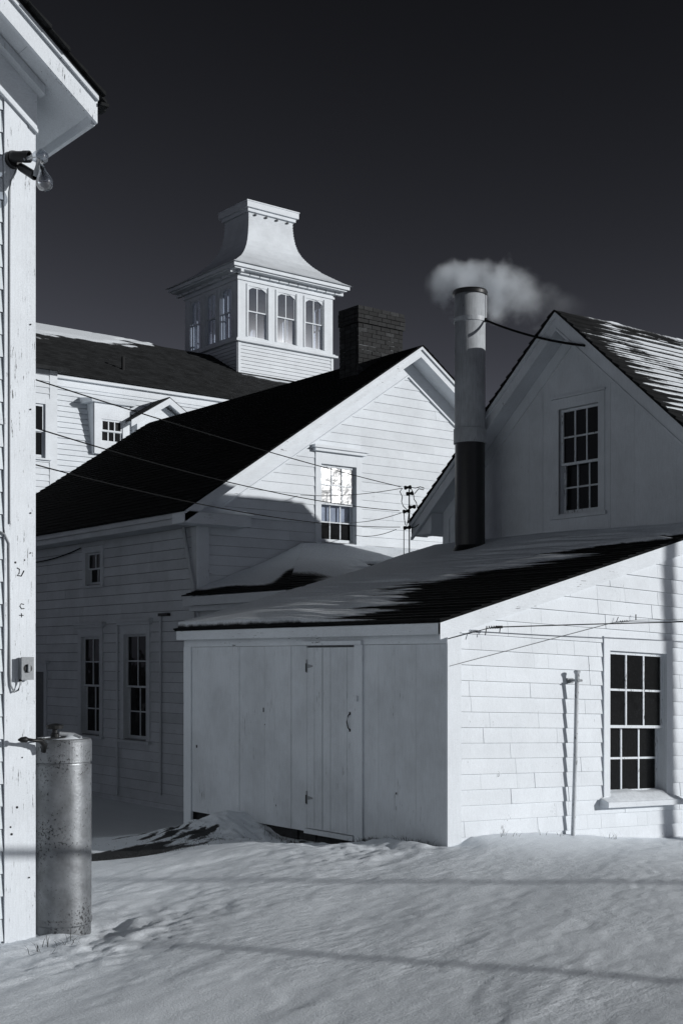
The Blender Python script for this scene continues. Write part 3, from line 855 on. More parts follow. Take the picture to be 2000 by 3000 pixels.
for (y0, y1) in ((CY, EL - 0.02), (CY, ER + 0.02)):
    crake(frCr, y0, y1, 0.235, 0.025, -0.03, 0.0, 'rake_board', 'plank_c')
    crake(frCr, y0, y1, 0.085, 0.02, 0.001, 0.03, 'crown_moulding', 'plank_c')
    crake(frCr, y0, y1, 0.25, 0.215, -0.028, 0.014, 'rake_bead', 'plank_c')
    a, b = (y0, y1) if y0 < y1 else (y1, y0)
    MB().hexa([(X0c + 0.031, a, crz(a) - 0.20), (CWX - 0.001, a, crz(a) - 0.20), (CWX - 0.001, b, crz(b) - 0.20), (X0c + 0.031, b, crz(b) - 0.20),
               (X0c + 0.031, a, crz(a) - 0.18), (CWX - 0.001, a, crz(a) - 0.18), (CWX - 0.001, b, crz(b) - 0.18), (X0c + 0.031, b, crz(b) - 0.18)]).build('soffit', 'plank_c', hc)
    y1b = CY + math.copysign(CH, y1 - CY)
    crake(frC, y0, y1b, 0.40, 0.205, 0.0, 0.032, 'frieze', 'plank_c')
zbr = crz(EL) - 0.17
for yy, nm_ in ((EL - 0.05, CY + CH), (ER + 0.05, CY - CH)):
    MB().prism([(yy, zbr), (nm_, zbr), (nm_, crz(nm_) - 0.22), (yy, crz(yy) - 0.10)], FXm(X0c + 0.045), -(COV - 0.047), 0.0).build('cornice_return', 'plank_c', hc)
# eave returns and fascias
MB().box(X0c, CEND, EL - 0.05, EL - 0.02, crz(EL) - 0.14, crz(EL) + 0.0).build('fascia', 'plank_c', hc)
MB().box(X0c + 0.032, CEND, CY + CH + 0.001, EL - 0.051, crz(EL) - 0.16, crz(EL) - 0.14).build('soffit', 'plank_c', hc)
MB().box(X0c, CEND, ER + 0.02, ER + 0.05, crz(ER) - 0.14, crz(ER) + 0.0).build('fascia', 'board_horizontal', hc)
MB().box(X0c + 0.032, CEND, ER + 0.051, CY - CH - 0.001, crz(ER) - 0.16, crz(ER) - 0.14).build('soffit', 'plank_white', hc)
for (ye, sgn) in ((EL, 1), (ER, -1)):
    rr = roof_deck(hc, (X0c - 0.03, ye, crz(ye)), (CEND + 0.2, ye, crz(ye)), (X0c - 0.03, CY, CZ), (CEND + 0.2, CY, CZ), 0.02, 'roof_c')
    roof_courses(rr, (X0c - 0.045, ye, crz(ye)), (CEND + 0.2, ye, crz(ye)), (X0c - 0.045, CY, CZ), (CEND + 0.2, CY, CZ), 0.13, 'roof_c', 0.03)
    if sgn < 0: roof_right = rr
def csnow_h(A, B):
    x = X0c + A * (CEND - X0c); s = B * 3.6
    n1 = fbm(x * 2.1, s * 6.5, 201, 4, 0.65); n2 = fbm(x * 0.8, s * 1.1, 211, 3)
    ph = (s / 0.1295) % 1.0                              # snow lies on the butt of every course
    q = 0.55 * sstep(0.0, 1.0, x - X0c) + 0.20 + 0.60 * n1 + 0.35 * n2 + 0.55 * sstep(0.15, 0.75, ph) - 0.32 - 0.5 * sstep(0.86, 1.0, B) - 0.25 * sstep(0.25, 0.0, x - X0c)
    return 0.010 + 0.040 * np.clip(q, -1, 0.6)
roof_snow(roof_right, lambda a, b: (X0c + a * (CEND - X0c), ER + b * (CY - ER), crz(ER) + b * (CZ - crz(ER))), 190, 230, csnow_h)

# ================================================================== STOVEPIPE
SX, SY_ = 11.81, 12.25
zb_s = rz(SX) - 0.12
def pz(py): return EYE + (HOR - py) / FPX * (SX * FW[0] + SY_ * FW[1])
st = thing('stovepipe', (SX, SY_, rz(SX)), 'tall round metal stovepipe, pale above and black below, on the shed roof', 'stovepipe')
zc = pz(1300); zc2 = pz(1258); ztop = pz(858)
LEAN = 0.006
MB().lathe((SX, SY_, 0), [(0.195, zb_s), (0.195, zc + 0.02)], 48).build('lower_pipe', 'stack_black', st, smooth=True)
MB().lathe((SX, SY_, 0), [(0.198, zc), (0.214, zc), (0.214, zc2), (0.200, zc2 + 0.006)], 48).build('collar', 'stack_grey', st, smooth=False)
MB().lathe((SX, SY_, 0), [(0.200, zc2), (0.200, ztop), (0.190, ztop), (0.190, ztop - 0.8)], 48).build('upper_pipe', 'stack_grey', st, smooth=True)
MB().lathe((SX, SY_, 0), [(0.203, ztop - 0.035), (0.226, ztop - 0.035), (0.232, ztop + 0.0), (0.222, ztop + 0.022), (0.195, ztop + 0.026), (0.195, ztop - 0.03)], 48).build('rim', 'stack_black', st)
zr = pz(940)
MB().lathe((SX, SY_, 0), [(0.2005, zr - 0.03), (0.212, zr - 0.028), (0.212, zr + 0.028), (0.2005, zr + 0.03)], 48).build('band', 'stack_grey', st)
MB().lathe((SX, SY_, 0), [(0.196, zb_s + 0.25), (0.23, zb_s + 0.17), (0.29, zb_s + 0.10), (0.30, zb_s + 0.02)], 32).build('flashing', 'stack_black', st, smooth=True)
MB().box(SX + 0.195 * 0.7, SX + 0.205 * 0.7 + 0.004, SY_ - 0.16, SY_ - 0.14, zr + 0.03, ztop - 0.03).build('seam', 'stack_grey', st)
pa = Vector((SX + 0.215 * RT[0] * 0.75 - 0.05, SY_ - 0.17, zr)); pb = at(1712, 1012, X=X0c - 0.03)
MB().tube(sagged(pa, pb, 0.05, 20), 0.0145, 8).tube([pa - Vector((0.02, -0.01, 0)), pa + Vector((0.03, -0.03, -0.01))], 0.03, 8).build('guy_rod', 'wire', st, smooth=True)
MB().fbox(frCr, pb.y - 0.05, pb.y + 0.03, pb.z - 0.035, pb.z + 0.035, 0.0, 0.012).build('rod_plate', 'plank_c', st)
# snow drift around the pipe foot
P = []
for i in range(25):
    row = []
    for k in range(7):
        t = 2 * math.pi * i / 24; r = 0.19 + 0.075 * k
        x, y = SX + r * math.cos(t), SY_ + r * math.sin(t)
        x = min(x, CWX - 0.002)
        row.append((x, y, rz(x) + 0.05 + 0.07 * (1 - k / 6) * (0.6 + 0.6 * float(vnoise(math.cos(t) * 2 + 5, math.sin(t) * 2 + 5, 7))) - 0.10 * (k / 6) ** 2))
    P.append(row)
MB().grid(P).build('snow_drift', 'roof_snow', roof, smooth=True)

# ================================================================== MIDDLE HOUSE
BX, BY, BEND = 10.90, 17.45, 26.2
hb = thing('clapboard_house', (BX, BY, -0.7), 'large white clapboard house with black roof and brick chimney in the middle', 'house')
BOV = 0.38
BRX, BRZ, BS, BEX = 15.27, 7.27, 0.665, 10.41
def brz(x): return BRZ - BS * abs(x - BRX)
BX2 = 2 * BRX - BX; BEX2 = 2 * BRX - BEX
frBg = FY(BY); frBl = FXm(BX)
def bg_at(px, py): p = at(px, py, Y=BY); return p.x, p.z
def bl_at(px, py): p = at(px, py, X=BX); return p.y, p.z
g0, gt = bg_at(938, 1358); g1, _ = bg_at(1041, 1370); _, gb = bg_at(985, 1590)
h0_, ht_ = bg_at(1300, 1400); gsec = (BRX + (BRX - g1) * 0.0 + 2.25, BRX + 2.25 + (g1 - g0), gb, gt)
g_rects = [(g0, g1, gb, gt), gsec]
b_poly = [(BX, -1.0), (BX2, -1.0), (BX2, brz(BX2) - 0.1), (BRX, BRZ - 0.1), (BX, brz(BX) - 0.1)]
wall(hb, frBg, b_poly, g_rects, -0.14, 0.0)
siding(hb, frBg, [(BX + 0.2, 1.5), (BX2 - 0.2, 1.5)] + b_poly[2:], [(r[0] - 0.11, r[1] + 0.11, r[2] - 0.05, r[3] + 0.22) for r in g_rects], 1.5, 0.158, (4.5, 7.5), 'clapboard', 'clap_white', 0.018, 0.004, 0.003)
pm_u = {(i, j): 'glass_glare' for i in range(3) for j in range(2)}
pm_l = {(i, 0): 'glass' for i in range(3)}
bw = double_hung(hb, frBg, g0, g1, gb, gt, 3, 2, c=0.12, ctop=0.20, sill=0.09, hood=0.10, du=-0.03, dl=-0.08, fw=0.04, mw=0.02, glass='glass_clear', pmu=pm_u, pml=pm_l)
MB().fbox(frBg, g0 + 0.02, g1 - 0.02, (gb + gt) / 2 - 0.34, gt - 0.02, -0.16, -0.15).build('blind', 'curtain', bw)
MB().fbox(frBg, g0 - 0.05, g1 + 0.05, gb - 0.05, gt + 0.05, -0.42, -0.40).build('dark_room_sheet', 'black_iron', bw)  # black sheet stands in for the darkness of the unlit room
bw2 = double_hung(hb, frBg, gsec[0], gsec[1], gb, gt, 3, 2, c=0.12, ctop=0.20, sill=0.09, hood=0.10, du=-0.03, dl=-0.08, fw=0.04, mw=0.02)
# shaded side wall
def brect(x0, y0, x1, y1):
    a, t_ = bl_at(x0, (y0)); b, _ = bl_at(x1, y0); _, bt = bl_at((x0 + x1) / 2, y1)
    _, tp = bl_at((x0 + x1) / 2, y0)
    return (min(a, b), max(a, b), bt, tp)
R1 = brect(254, 1619, 297, 1712); R2 = brect(241, 1866, 295, 2151); R3 = brect(366, 1858, 432, 2166); RD = brect(60, 1968, 132, 2330)
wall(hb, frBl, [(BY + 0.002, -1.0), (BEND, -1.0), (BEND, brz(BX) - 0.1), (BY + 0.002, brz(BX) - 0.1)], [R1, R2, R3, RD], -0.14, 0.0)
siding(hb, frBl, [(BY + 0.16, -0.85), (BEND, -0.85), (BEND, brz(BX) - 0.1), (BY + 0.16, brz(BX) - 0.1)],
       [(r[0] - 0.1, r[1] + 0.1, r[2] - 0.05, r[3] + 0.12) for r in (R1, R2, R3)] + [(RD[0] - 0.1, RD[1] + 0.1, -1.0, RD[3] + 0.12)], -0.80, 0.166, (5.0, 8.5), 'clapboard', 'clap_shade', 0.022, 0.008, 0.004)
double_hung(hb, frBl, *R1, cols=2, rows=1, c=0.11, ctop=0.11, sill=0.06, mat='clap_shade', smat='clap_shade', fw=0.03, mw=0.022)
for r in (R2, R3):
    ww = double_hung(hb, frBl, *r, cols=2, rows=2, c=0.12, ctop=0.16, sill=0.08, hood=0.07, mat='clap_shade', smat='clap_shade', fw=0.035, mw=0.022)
dr = casing(hb, frBl, RD[0], RD[1], -0.9, RD[3], 0.12, 0.16, mat='clap_shade', name='door')
MB().fbox(frBl, RD[0], RD[1], -0.85, RD[3], -0.12, -0.08).build('door_leaf', 'gap', dr)
MB().fbox(frBl, RD[0] - 0.2, RD[1] + 0.2, RD[3] + 0.161, RD[3] + 0.21, 0.0, 0.09).build('hood', 'clap_shade', dr)
# corner boards, frieze, eaves
MB().fbox(frBg, BX - 0.024, BX + 0.19, -0.9, brz(BX) - 0.28, 0.0, 0.026).build('corner_board', 'board_white', hb)
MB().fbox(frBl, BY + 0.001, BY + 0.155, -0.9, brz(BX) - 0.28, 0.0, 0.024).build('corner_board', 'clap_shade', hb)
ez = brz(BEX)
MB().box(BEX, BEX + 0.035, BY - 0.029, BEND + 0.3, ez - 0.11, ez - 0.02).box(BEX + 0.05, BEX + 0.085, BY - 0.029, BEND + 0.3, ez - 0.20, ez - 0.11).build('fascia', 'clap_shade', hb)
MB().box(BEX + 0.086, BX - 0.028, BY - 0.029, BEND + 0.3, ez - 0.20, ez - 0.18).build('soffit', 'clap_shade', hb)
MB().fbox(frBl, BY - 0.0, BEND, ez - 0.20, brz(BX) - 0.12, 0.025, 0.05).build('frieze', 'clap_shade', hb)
frBr = FY(BY - BOV)
def brake(frm, x0, x1, lo, hi, d0, d1, nm, mat='board_horizontal'):
    MB().prism([(x0, brz(x0) - lo), (x1, brz(x1) - lo), (x1, brz(x1) - hi), (x0, brz(x0) - hi)], frm, d0, d1).build(nm, mat, hb)
for x0, x1 in ((BEX + 0.02, BRX), (BEX2 - 0.02, BRX)):
    brake(frBr, x0, x1, 0.20, 0.022, -0.03, 0.0, 'rake_board')
    brake(frBr, x0, x1, 0.07, 0.018, 0.001, 0.035, 'crown_moulding')
    a, b = min(x0, x1), max(x0, x1)
    MB().hexa([(a, BY - BOV + 0.031, brz(a) - 0.19), (b, BY - BOV + 0.031, brz(b) - 0.19), (b, BY + 0.001, brz(b) - 0.19), (a, BY + 0.001, brz(a) - 0.19),
               (a, BY - BOV + 0.031, brz(a) - 0.16), (b, BY - BOV + 0.031, brz(b) - 0.16), (b, BY + 0.001, brz(b) - 0.16), (a, BY + 0.001, brz(a) - 0.16)]).build('soffit', 'clap_white', hb)
    xx = BX if x0 < BRX else BX2
    brake(frBg, xx, BRX, 0.46, 0.195, 0.0, 0.035, 'frieze')
    brake(frBg, xx, BRX, 0.495, 0.461, 0.0, 0.05, 'frieze_bead')
# boxed cornice return on the gable
MB().box(BEX + 0.0, BX + 0.75, BY - BOV, BY - 0.03, ez - 0.20, ez - 0.02).hexa([(BEX, BY - BOV - 0.03, ez - 0.019), (BX + 0.82, BY - BOV - 0.03, ez - 0.019), (BX + 0.82, BY - 0.03, ez - 0.019), (BEX, BY - 0.03, ez - 0.019),
     (BEX + 0.17, BY - 0.12, ez + 0.085), (BX + 0.82, BY - 0.12, ez + 0.085), (BX + 0.82, BY - 0.03, ez + 0.085), (BEX + 0.17, BY - 0.03, ez + 0.085)]).build('cornice_return', 'board_horizontal', hb)
for xe, mt in ((BEX, 'roof'), (BEX2, 'roof')):
    a = BY - BOV - 0.04; b = BEND + 0.35; xo = xe + (-0.03 if xe < BRX else 0.03)
    rr = roof_deck(hb, (xo, a, brz(xo)), (xo, b, brz(xo)), (BRX, a, BRZ), (BRX, b, BRZ), 0.018, mt)
    roof_courses(rr, (xo, a - 0.01, brz(xo)), (xo, b, brz(xo)), (BRX, a - 0.01, BRZ), (BRX, b, BRZ), 0.15, mt, 0.022)
# far walls
wall(hb, FR((0, BEND, 0), (1, 0, 0), (0, 1, 0)), b_poly, [], -0.14, -0.001, 'wall', 'clap_shade')
wall(hb, FR((BX2, 0, 0), (0, 1, 0), (1, 0, 0)), [(BY, -1.0), (BEND, -1.0), (BEND, brz(BX) - 0.1), (BY, brz(BX) - 0.1)], [], -0.14, -0.001, 'wall', 'clap_white')
# downspout, conduits
p0 = at(537, 1542, X=BX - 0.12); p1 = at(566, 1722, X=BX - 0.10)
MB().tube([p0 + Vector((-0.25, 0, 0.05)), p0, p1, p1 - Vector((0, 0, 2.0))], 0.035, 8).build('downspout', 'clap_shade', hb, smooth=True)
for px, y0, y1 in ((343, 1828, 2330), (470, 1800, 2330)):
    a = at(px, y0, X=BX - 0.05); b = at(px, y1, X=BX - 0.05); b.y = a.y
    MB().tube([a, b], 0.02, 6).build('conduit', 'clap_shade', hb)
a = at(476, 1802, X=BX - 0.06)
MB().fbox(frBl, a.y - 0.18, a.y + 0.12, a.z - 0.02, a.z + 0.03, 0.02, 0.08).build('bracket', 'black_iron', hb)
a = at(100, 1648, X=BX - 0.06); b = at(236, 1606, X=BX - 0.06)
MB().tube(sagged(a, b, 0.04, 10), 0.012, 6).build('cable', 'wire', hb)
# low dark water table board and snow-free strip at the foot of the wall
MB().fbox(frBl, BY, BEND, -0.98, -0.82, 0.0, 0.04).build('base_board', 'gap', hb)

# brick chimney as part of the house
chx0, chy0 = 14.60, 18.0
chx1 = at(1180, 1000, Y=chy0).x; chy1 = chy0 + 0.55
chz1 = EYE + (HOR - 893) / FPX * (chx0 * FW[0] + chy0 * FW[1])
chz0 = brz(chx0) - 0.15
chim = MB().box(chx0 + 0.012, chx1 - 0.012, chy0 + 0.012, chy1 - 0.012, chz0, chz1 - 0.01).build('chimney', 'mortar', hb)
nc = 18; bh = (chz1 - chz0) / nc
for r in range(nc):
    z0 = chz0 + r * bh + 0.008; z1 = z0 + bh - 0.010
    out = 0.035 if r >= nc - 4 and r < nc - 1 else (0.02 if r == nc - 1 else 0.0)
    n = 5; wdt = (chx1 - chx0) / n; sh = 0.5 if r % 2 else 0.0
    for i in range(n + (1 if r % 2 else 0)):
        a = max(chx0, chx0 + (i - sh) * wdt); b = min(chx1, chx0 + (i + 1 - sh) * wdt)
        if b - a < 0.03: continue
        j = random.uniform(-0.005, 0.004)
        if i == 0: a -= out
        if b >= chx1 - 1e-4: b += out
        MB().box(a + 0.005, b - 0.005, chy0 - out + j, chy0 + 0.06, z0, z1).build('brick', 'brick', chim)
    for i in range(3):
        a = chy0 + 0.062 + i * (chy1 - chy0 - 0.062) / 3; b = a + (chy1 - chy0 - 0.062) / 3
        MB().box(chx0 - out + random.uniform(-0.004, 0.004), chx0 + 0.06, a + 0.004, b - 0.004, z0, z1).build('brick', 'brick', chim)
MB().box(chx1 - 0.06, chx1 + 0.012, chy0 + 0.07, chy1, chz0, chz1 - 0.02).build('chimney_side', 'brick', chim)
MB().hexa([(chx0 - 0.04, chy0 - 0.03, brz(chx0 - 0.04) + 0.02), (chx1 + 0.0, chy0 - 0.03, brz(chx1) + 0.02), (chx1, chy0 + 0.01, brz(chx1) + 0.02), (chx0 - 0.04, chy0 + 0.01, brz(chx0 - 0.04) + 0.02),
           (chx0 - 0.04, chy0 - 0.025, brz(chx0 - 0.04) + 0.08), (chx1, chy0 - 0.025, brz(chx1) + 0.10), (chx1, chy0 - 0.001, brz(chx1) + 0.10), (chx0 - 0.04, chy0 - 0.001, brz(chx0 - 0.04) + 0.08)]).build('flashing', 'stone', chim)

# ================================================================== HIP ROOFED PORCH in front of the middle house
DX, DEX, DFY, DEZ = 10.92, 10.62, 14.68, 2.72
DTX, DTZ = 12.95, 3.58
hd = thing('hip_roofed_porch', (DX, DFY + 0.3, -0.6), 'small white hip roofed porch under snow between shed and clapboard house', 'porch')
DRX = 19.6
MB().box(DX, DX + 0.12, DFY + 0.3, BY - 0.03, -0.9, DEZ - 0.16).build('wall', 'gap', hd)
siding(hd, FXm(DX), [(DFY + 0.3, -0.8), (BY - 0.03, -0.8), (BY - 0.03, DEZ - 0.18), (DFY + 0.3, DEZ - 0.18)], [], -0.8, 0.16, (3, 4), 'clapboard', 'clap_shade', 0.02, 0.007)
MB().box(DX + 0.121, DRX, DFY + 0.3, DFY + 0.42, -0.9, DEZ - 0.16).build('wall', 'clap_white', hd)
MB().box(DEX, DRX + 0.3, DFY, BY - 0.40, DEZ - 0.15, DEZ - 0.13).build('soffit', 'clap_shade', hd)
MB().box(DEX - 0.02, DEX, DFY - 0.02, BY - 0.03, DEZ - 0.15, DEZ - 0.012).box(DEX + 0.001, DRX + 0.3, DFY - 0.02, DFY, DEZ - 0.15, DEZ - 0.012).box(DEX + 0.10, DEX + 0.2, DFY + 0.1, BY - 0.03, DEZ - 0.23, DEZ - 0.151).build('fascia', 'clap_shade', hd)
e0 = (DEX - 0.04, BY - 0.03, DEZ); e1 = (DEX - 0.04, DFY - 0.04, DEZ); tp = (DTX, BY - 0.03, DTZ)
tr = (DRX - 2.0, BY - 0.03, DTZ); e2 = (DRX + 0.3, DFY - 0.04, DEZ)
dro = MB().add([e0, e1, tp, tr, e2], [(0, 1, 2), (1, 4, 3, 2)]).build('roof', 'roof', hd)
roof_courses(dro, e0, e1, tp, tp, 0.14, 'roof', 0.018)
roof_courses(dro, e1, e2, tp, tr, 0.14, 'roof', 0.018)
def dl_p(a, b):
    p = Vector(e0).lerp(Vector(e1), a); return p.lerp(Vector(tp), b)
def dl_h(A, B):
    n = fbm(A * 2.5, B * 9, 301, 4, 0.55)
    h = 0.06 * sstep(0.0, 0.13, B + 0.05 * n - 0.04 * A) + 0.05 * sstep(0.5, 1.0, B) - 0.022 + 0.015 * n
    h = h - 0.06 * np.exp(-(((A - 0.96) / 0.10) ** 2 + ((B - 0.1) / 0.30) ** 2)) - 0.03 * np.exp(-(((A - 0.9) / 0.5) ** 2 + ((B - 0.78) / 0.05) ** 2))
    return h + 0.03 * sstep(0.75, 1.0, B)
roof_snow(dro, dl_p, 90, 90, dl_h)
def df_p(a, b):
    p = Vector(e1).lerp(Vector(e2), a); q = Vector(tp).lerp(Vector(tr), a); return p.lerp(q, b)
def df_h(A, B):
    n = fbm(A * 8, B * 7, 311, 4, 0.55)
    h = 0.055 + 0.02 * n + 0.07 * sstep(0.72, 1.0, B) - 0.05 * sstep(0.2, 0.02, A) * sstep(0.55, 0.2, B)
    h = h - 0.10 * np.exp(-(((A - 0.26) / 0.07) ** 2 + ((B - 0.55) / 0.12) ** 2)) * sstep(-0.1, 0.3, fbm(A * 30, B * 20, 321, 3))
    return h
roof_snow(dro, df_p, 150, 90, df_h)

# ================================================================== MANSION WITH CUPOLA
EY, EEZ, ERY, ERZ = 34.0, 9.80, 38.7, 12.45
EX0, EX1 = 6.0, 37.0
hm = thing('mansard_house', (20.0, EY, -0.7), 'big white mansard house with a glazed bell roofed cupola far behind', 'house')
mb0 = 33.35                                            # foot of the mansard slope
mz0 = 6.85
def msl(z): return mb0 + (EY - 0.05 - mb0) * (z - mz0) / (EEZ - mz0)   # mansard face Y at z
# mansard face of white shingle courses
nm = 17
MB().hexa([(EX0, mb0 + 0.05, mz0), (EX1, mb0 + 0.05, mz0), (EX1, EY + 4, mz0), (EX0, EY + 4, mz0), (EX0, EY, EEZ - 0.05), (EX1, EY, EEZ - 0.05), (EX1, EY + 4, EEZ - 0.05), (EX0, EY + 4, EEZ - 0.05)]).build('mansard', 'gap', hm)
for i in range(nm):
    z0 = mz0 + (EEZ - 0.25 - mz0) * i / nm; z1 = mz0 + (EEZ - 0.25 - mz0) * (i + 1) / nm
    MB().hexa([(EX0, msl(z0) - 0.03, z0 + 0.012), (EX1, msl(z0) - 0.03, z0 + 0.012), (EX1, msl(z0) + 0.06, z0 + 0.012), (EX0, msl(z0) + 0.06, z0 + 0.012),
               (EX0, msl(z1) - 0.008, z1), (EX1, msl(z1) - 0.008, z1), (EX1, msl(z1) + 0.06, z1), (EX0, msl(z1) + 0.06, z1)]).build('clapboard', 'far_white', hm)
lb = at(152, 1200, Y=33.0).x
MB().box(lb + 0.02, EX1, EY - 0.28, EY - 0.02, EEZ - 0.10, EEZ - 0.005).box(lb + 0.02, EX1, EY - 0.16, EY - 0.02, EEZ - 0.30, EEZ - 0.101).build('cornice', 'far_white', hm)
# lower cornice and wall
MB().box(lb + 0.02, EX1, mb0 - 0.55, mb0 + 0.1, mz0 - 0.16, mz0 - 0.005).box(lb + 0.02, EX1, mb0 - 0.30, mb0 + 0.1, mz0 - 0.42, mz0 - 0.161).build('cornice', 'far_white', hm)
MB().box(lb + 0.02, EX1, mb0, mb0 + 0.3, -1.0, mz0 - 0.421).build('wall', 'far_white', hm)
for i in range(12):
    MB().box(lb + 0.02, EX1, mb0 - 0.025, mb0 - 0.001, 6.40 - 0.2 * (i + 1) + 0.015, 6.40 - 0.2 * i).build('clapboard', 'far_white', hm)
# projecting bay at the left with a tall window
bayY = 32.75
frM = FY(bayY)
def m_at(px, py, Y=bayY): p = at(px, py, Y=Y); return p.x, p.z
mx1, mt = m_at(132, 1184); _, mbz = m_at(115, 1340); mx0 = mx1 - 0.95
bay_top = EEZ - 0.25
mpoly = [(EX0, -1.0), (lb, -1.0), (lb, bay_top + 0.2), (EX0, bay_top + 0.2)]
wall(hm, frM, mpoly, [(mx0, mx1, mbz, mt)], -0.2, 0.0)
MB().box(lb - 0.2, lb - 0.001, bayY + 0.2, EY + 0.3, -1.0, bay_top).build('wall', 'far_white', hm)
siding(hm, frM, [(EX0, 2.0), (lb - 0.2, 2.0), (lb - 0.2, bay_top + 0.2), (EX0, bay_top + 0.2)], [(mx0 - 0.1, mx1 + 0.1, mbz - 0.05, mt + 0.15)], 2.0, 0.17, (8, 9), 'clapboard', 'far_white', 0.025, 0.01)
MB().fbox(frM, lb - 0.198, lb + 0.03, -1.0, bay_top + 0.2, 0.0, 0.03).build('corner_board', 'far_white', hm)
double_hung(hm, frM, mx0, mx1, mbz, mt, 2, 1, c=0.13, ctop=0.15, sill=0.1, mat='far_white', smat='far_white', fw=0.06, mw=0.03)
# main roof, front and back
er = MB().add([(EX0, EY - 0.33, EEZ), (EX1, EY - 0.33, EEZ), (EX1, ERY, ERZ), (EX0, ERY, ERZ), (EX0, 2 * ERY - EY, EEZ), (EX1, 2 * ERY - EY, EEZ)], [(0, 1, 2, 3), (3, 2, 5, 4)]).build('roof', 'roof_far', hm)
roof_courses(er, (EX0, EY - 0.36, EEZ), (EX1, EY - 0.36, EEZ), (EX0, ERY, ERZ), (EX1, ERY, ERZ), 0.22, 'roof_far', 0.03)
bl = MB().hexa([(EX0, bayY - 0.35, EEZ - 0.22), (lb + 0.25, bayY - 0.35, EEZ - 0.22), (lb + 0.25, EY, EEZ + 0.03), (EX0, EY, EEZ + 0.03),
                (EX0, bayY - 0.35, EEZ - 0.12), (lb + 0.25, bayY - 0.35, EEZ - 0.12), (lb + 0.25, EY, EEZ + 0.07), (EX0, EY, EEZ + 0.07)]).build('bay_roof', 'roof_far', hm)
MB().box(EX0, EX1, 2 * ERY - EY, 2 * ERY - EY + 0.3, -1.0, EEZ - 0.05).build('wall', 'far_white', hm)
def es_h(A, B):
    x = EX0 + 4 + A * 26; n = fbm(x * 0.55, B * 9, 401, 4, 0.6)
    lim = np.interp(x, [10, 17.5, 19.5, 21.0, 22.2, 23.0], [0.62, 0.66, 0.70, 0.80, 0.90, 1.2])
    q = (B - lim) * 2.6 + 0.55 * n + 0.30 * fbm(x * 1.6, B * 20, 421, 3, 0.6)
    q2 = 0.35 * n + 0.12 * np.exp(-(((x - 27.2) / 3.0) ** 2)) * 2 - np.abs(B - (0.60 - (x - 25) * 0.012)) * 6
    q2 = np.where((x > 24.6) & (x < 30), q2, -1)
    q3 = 0.5 * n - 0.2 - np.abs(x - 23.2) * 1.0 - np.abs(B - 0.86) * 8
    n2 = fbm(x * 1.4, B * 26, 411, 3, 0.6)
    return np.clip(np.maximum(np.maximum(q, q2), np.maximum(q3, 1.2 * n2 - 0.95)), -0.3, 0.5) * 0.12
def es_p(a, b): return (EX0 + 4 + a * 26, EY - 0.33 + b * (ERY - EY + 0.33), EEZ + 0.024 + b * (ERZ - EEZ))
roof_snow(er, es_p, 320, 110, es_h)
vp = at(360, 1105, Y=35.0); vp.z = EEZ + (35.0 - EY + 0.33) / (ERY - EY + 0.33) * (ERZ - EEZ)
MB().tube([vp, vp + Vector((0, 0, 0.42))], 0.05, 8).build('vent_pipe', 'black_iron', hm)
# dormer with flat flared hood
dY = 33.32
frD = FY(dY)
x0, zt = m_at(297, 1226, dY); x1, _ = m_at(360, 1232, dY); _, z0 = m_at(328, 1297, dY)
dm = MB()
cwid = 0.22; ztop_d = zt + 0.45
for s_, xa in ((-1, x0 - cwid), (1, x1 + cwid)):
    xb = xa + (0.05 if s_ < 0 else -0.05)
    dm.hexa([(min(xa, xb), dY + 0.001, z0 - 0.35), (max(xa, xb), dY + 0.001, z0 - 0.35), (max(xa, xb), dY + 1.2, z0 - 0.35), (min(xa, xb), dY + 1.2, z0 - 0.35),
             (min(xa, xb), dY + 0.001, ztop_d), (max(xa, xb), dY + 0.001, ztop_d), (max(xa, xb), dY + 1.2, ztop_d), (min(xa, xb), dY + 1.2, ztop_d)])
for p in subtract([(x0 - cwid, z0 - 0.35), (x1 + cwid, z0 - 0.35), (x1 + cwid, ztop_d), (x0 - cwid, ztop_d)], [(x0, x1, z0, zt)]): dm.prism(p, frD, -0.05, 0.0)
dm.hexa([(x0 - cwid - 0.12, dY - 0.10, ztop_d + 0.001), (x1 + cwid + 0.12, dY - 0.10, ztop_d + 0.001), (x1 + cwid + 0.22, EY, ztop_d + 0.001), (x0 - cwid - 0.22, EY, ztop_d + 0.001),
         (x0 - cwid - 0.16, dY - 0.14, ztop_d + 0.09), (x1 + cwid + 0.16, dY - 0.14, ztop_d + 0.09), (x1 + cwid + 0.26, EY, ztop_d + 0.2), (x0 - cwid - 0.26, EY, ztop_d + 0.2)])
do = dm.build('dormer', 'far_white', hm)
sash(do, frD, x0 + 0.003, x1 - 0.003, (z0 + zt) / 2 - 0.02, zt - 0.003, 3, 1, -0.03, 0.05, 0.035, 'far_white')
sash(do, frD, x0 + 0.003, x1 - 0.003, z0 + 0.003, (z0 + zt) / 2 + 0.02, 3, 1, -0.06, 0.05, 0.035, 'far_white')
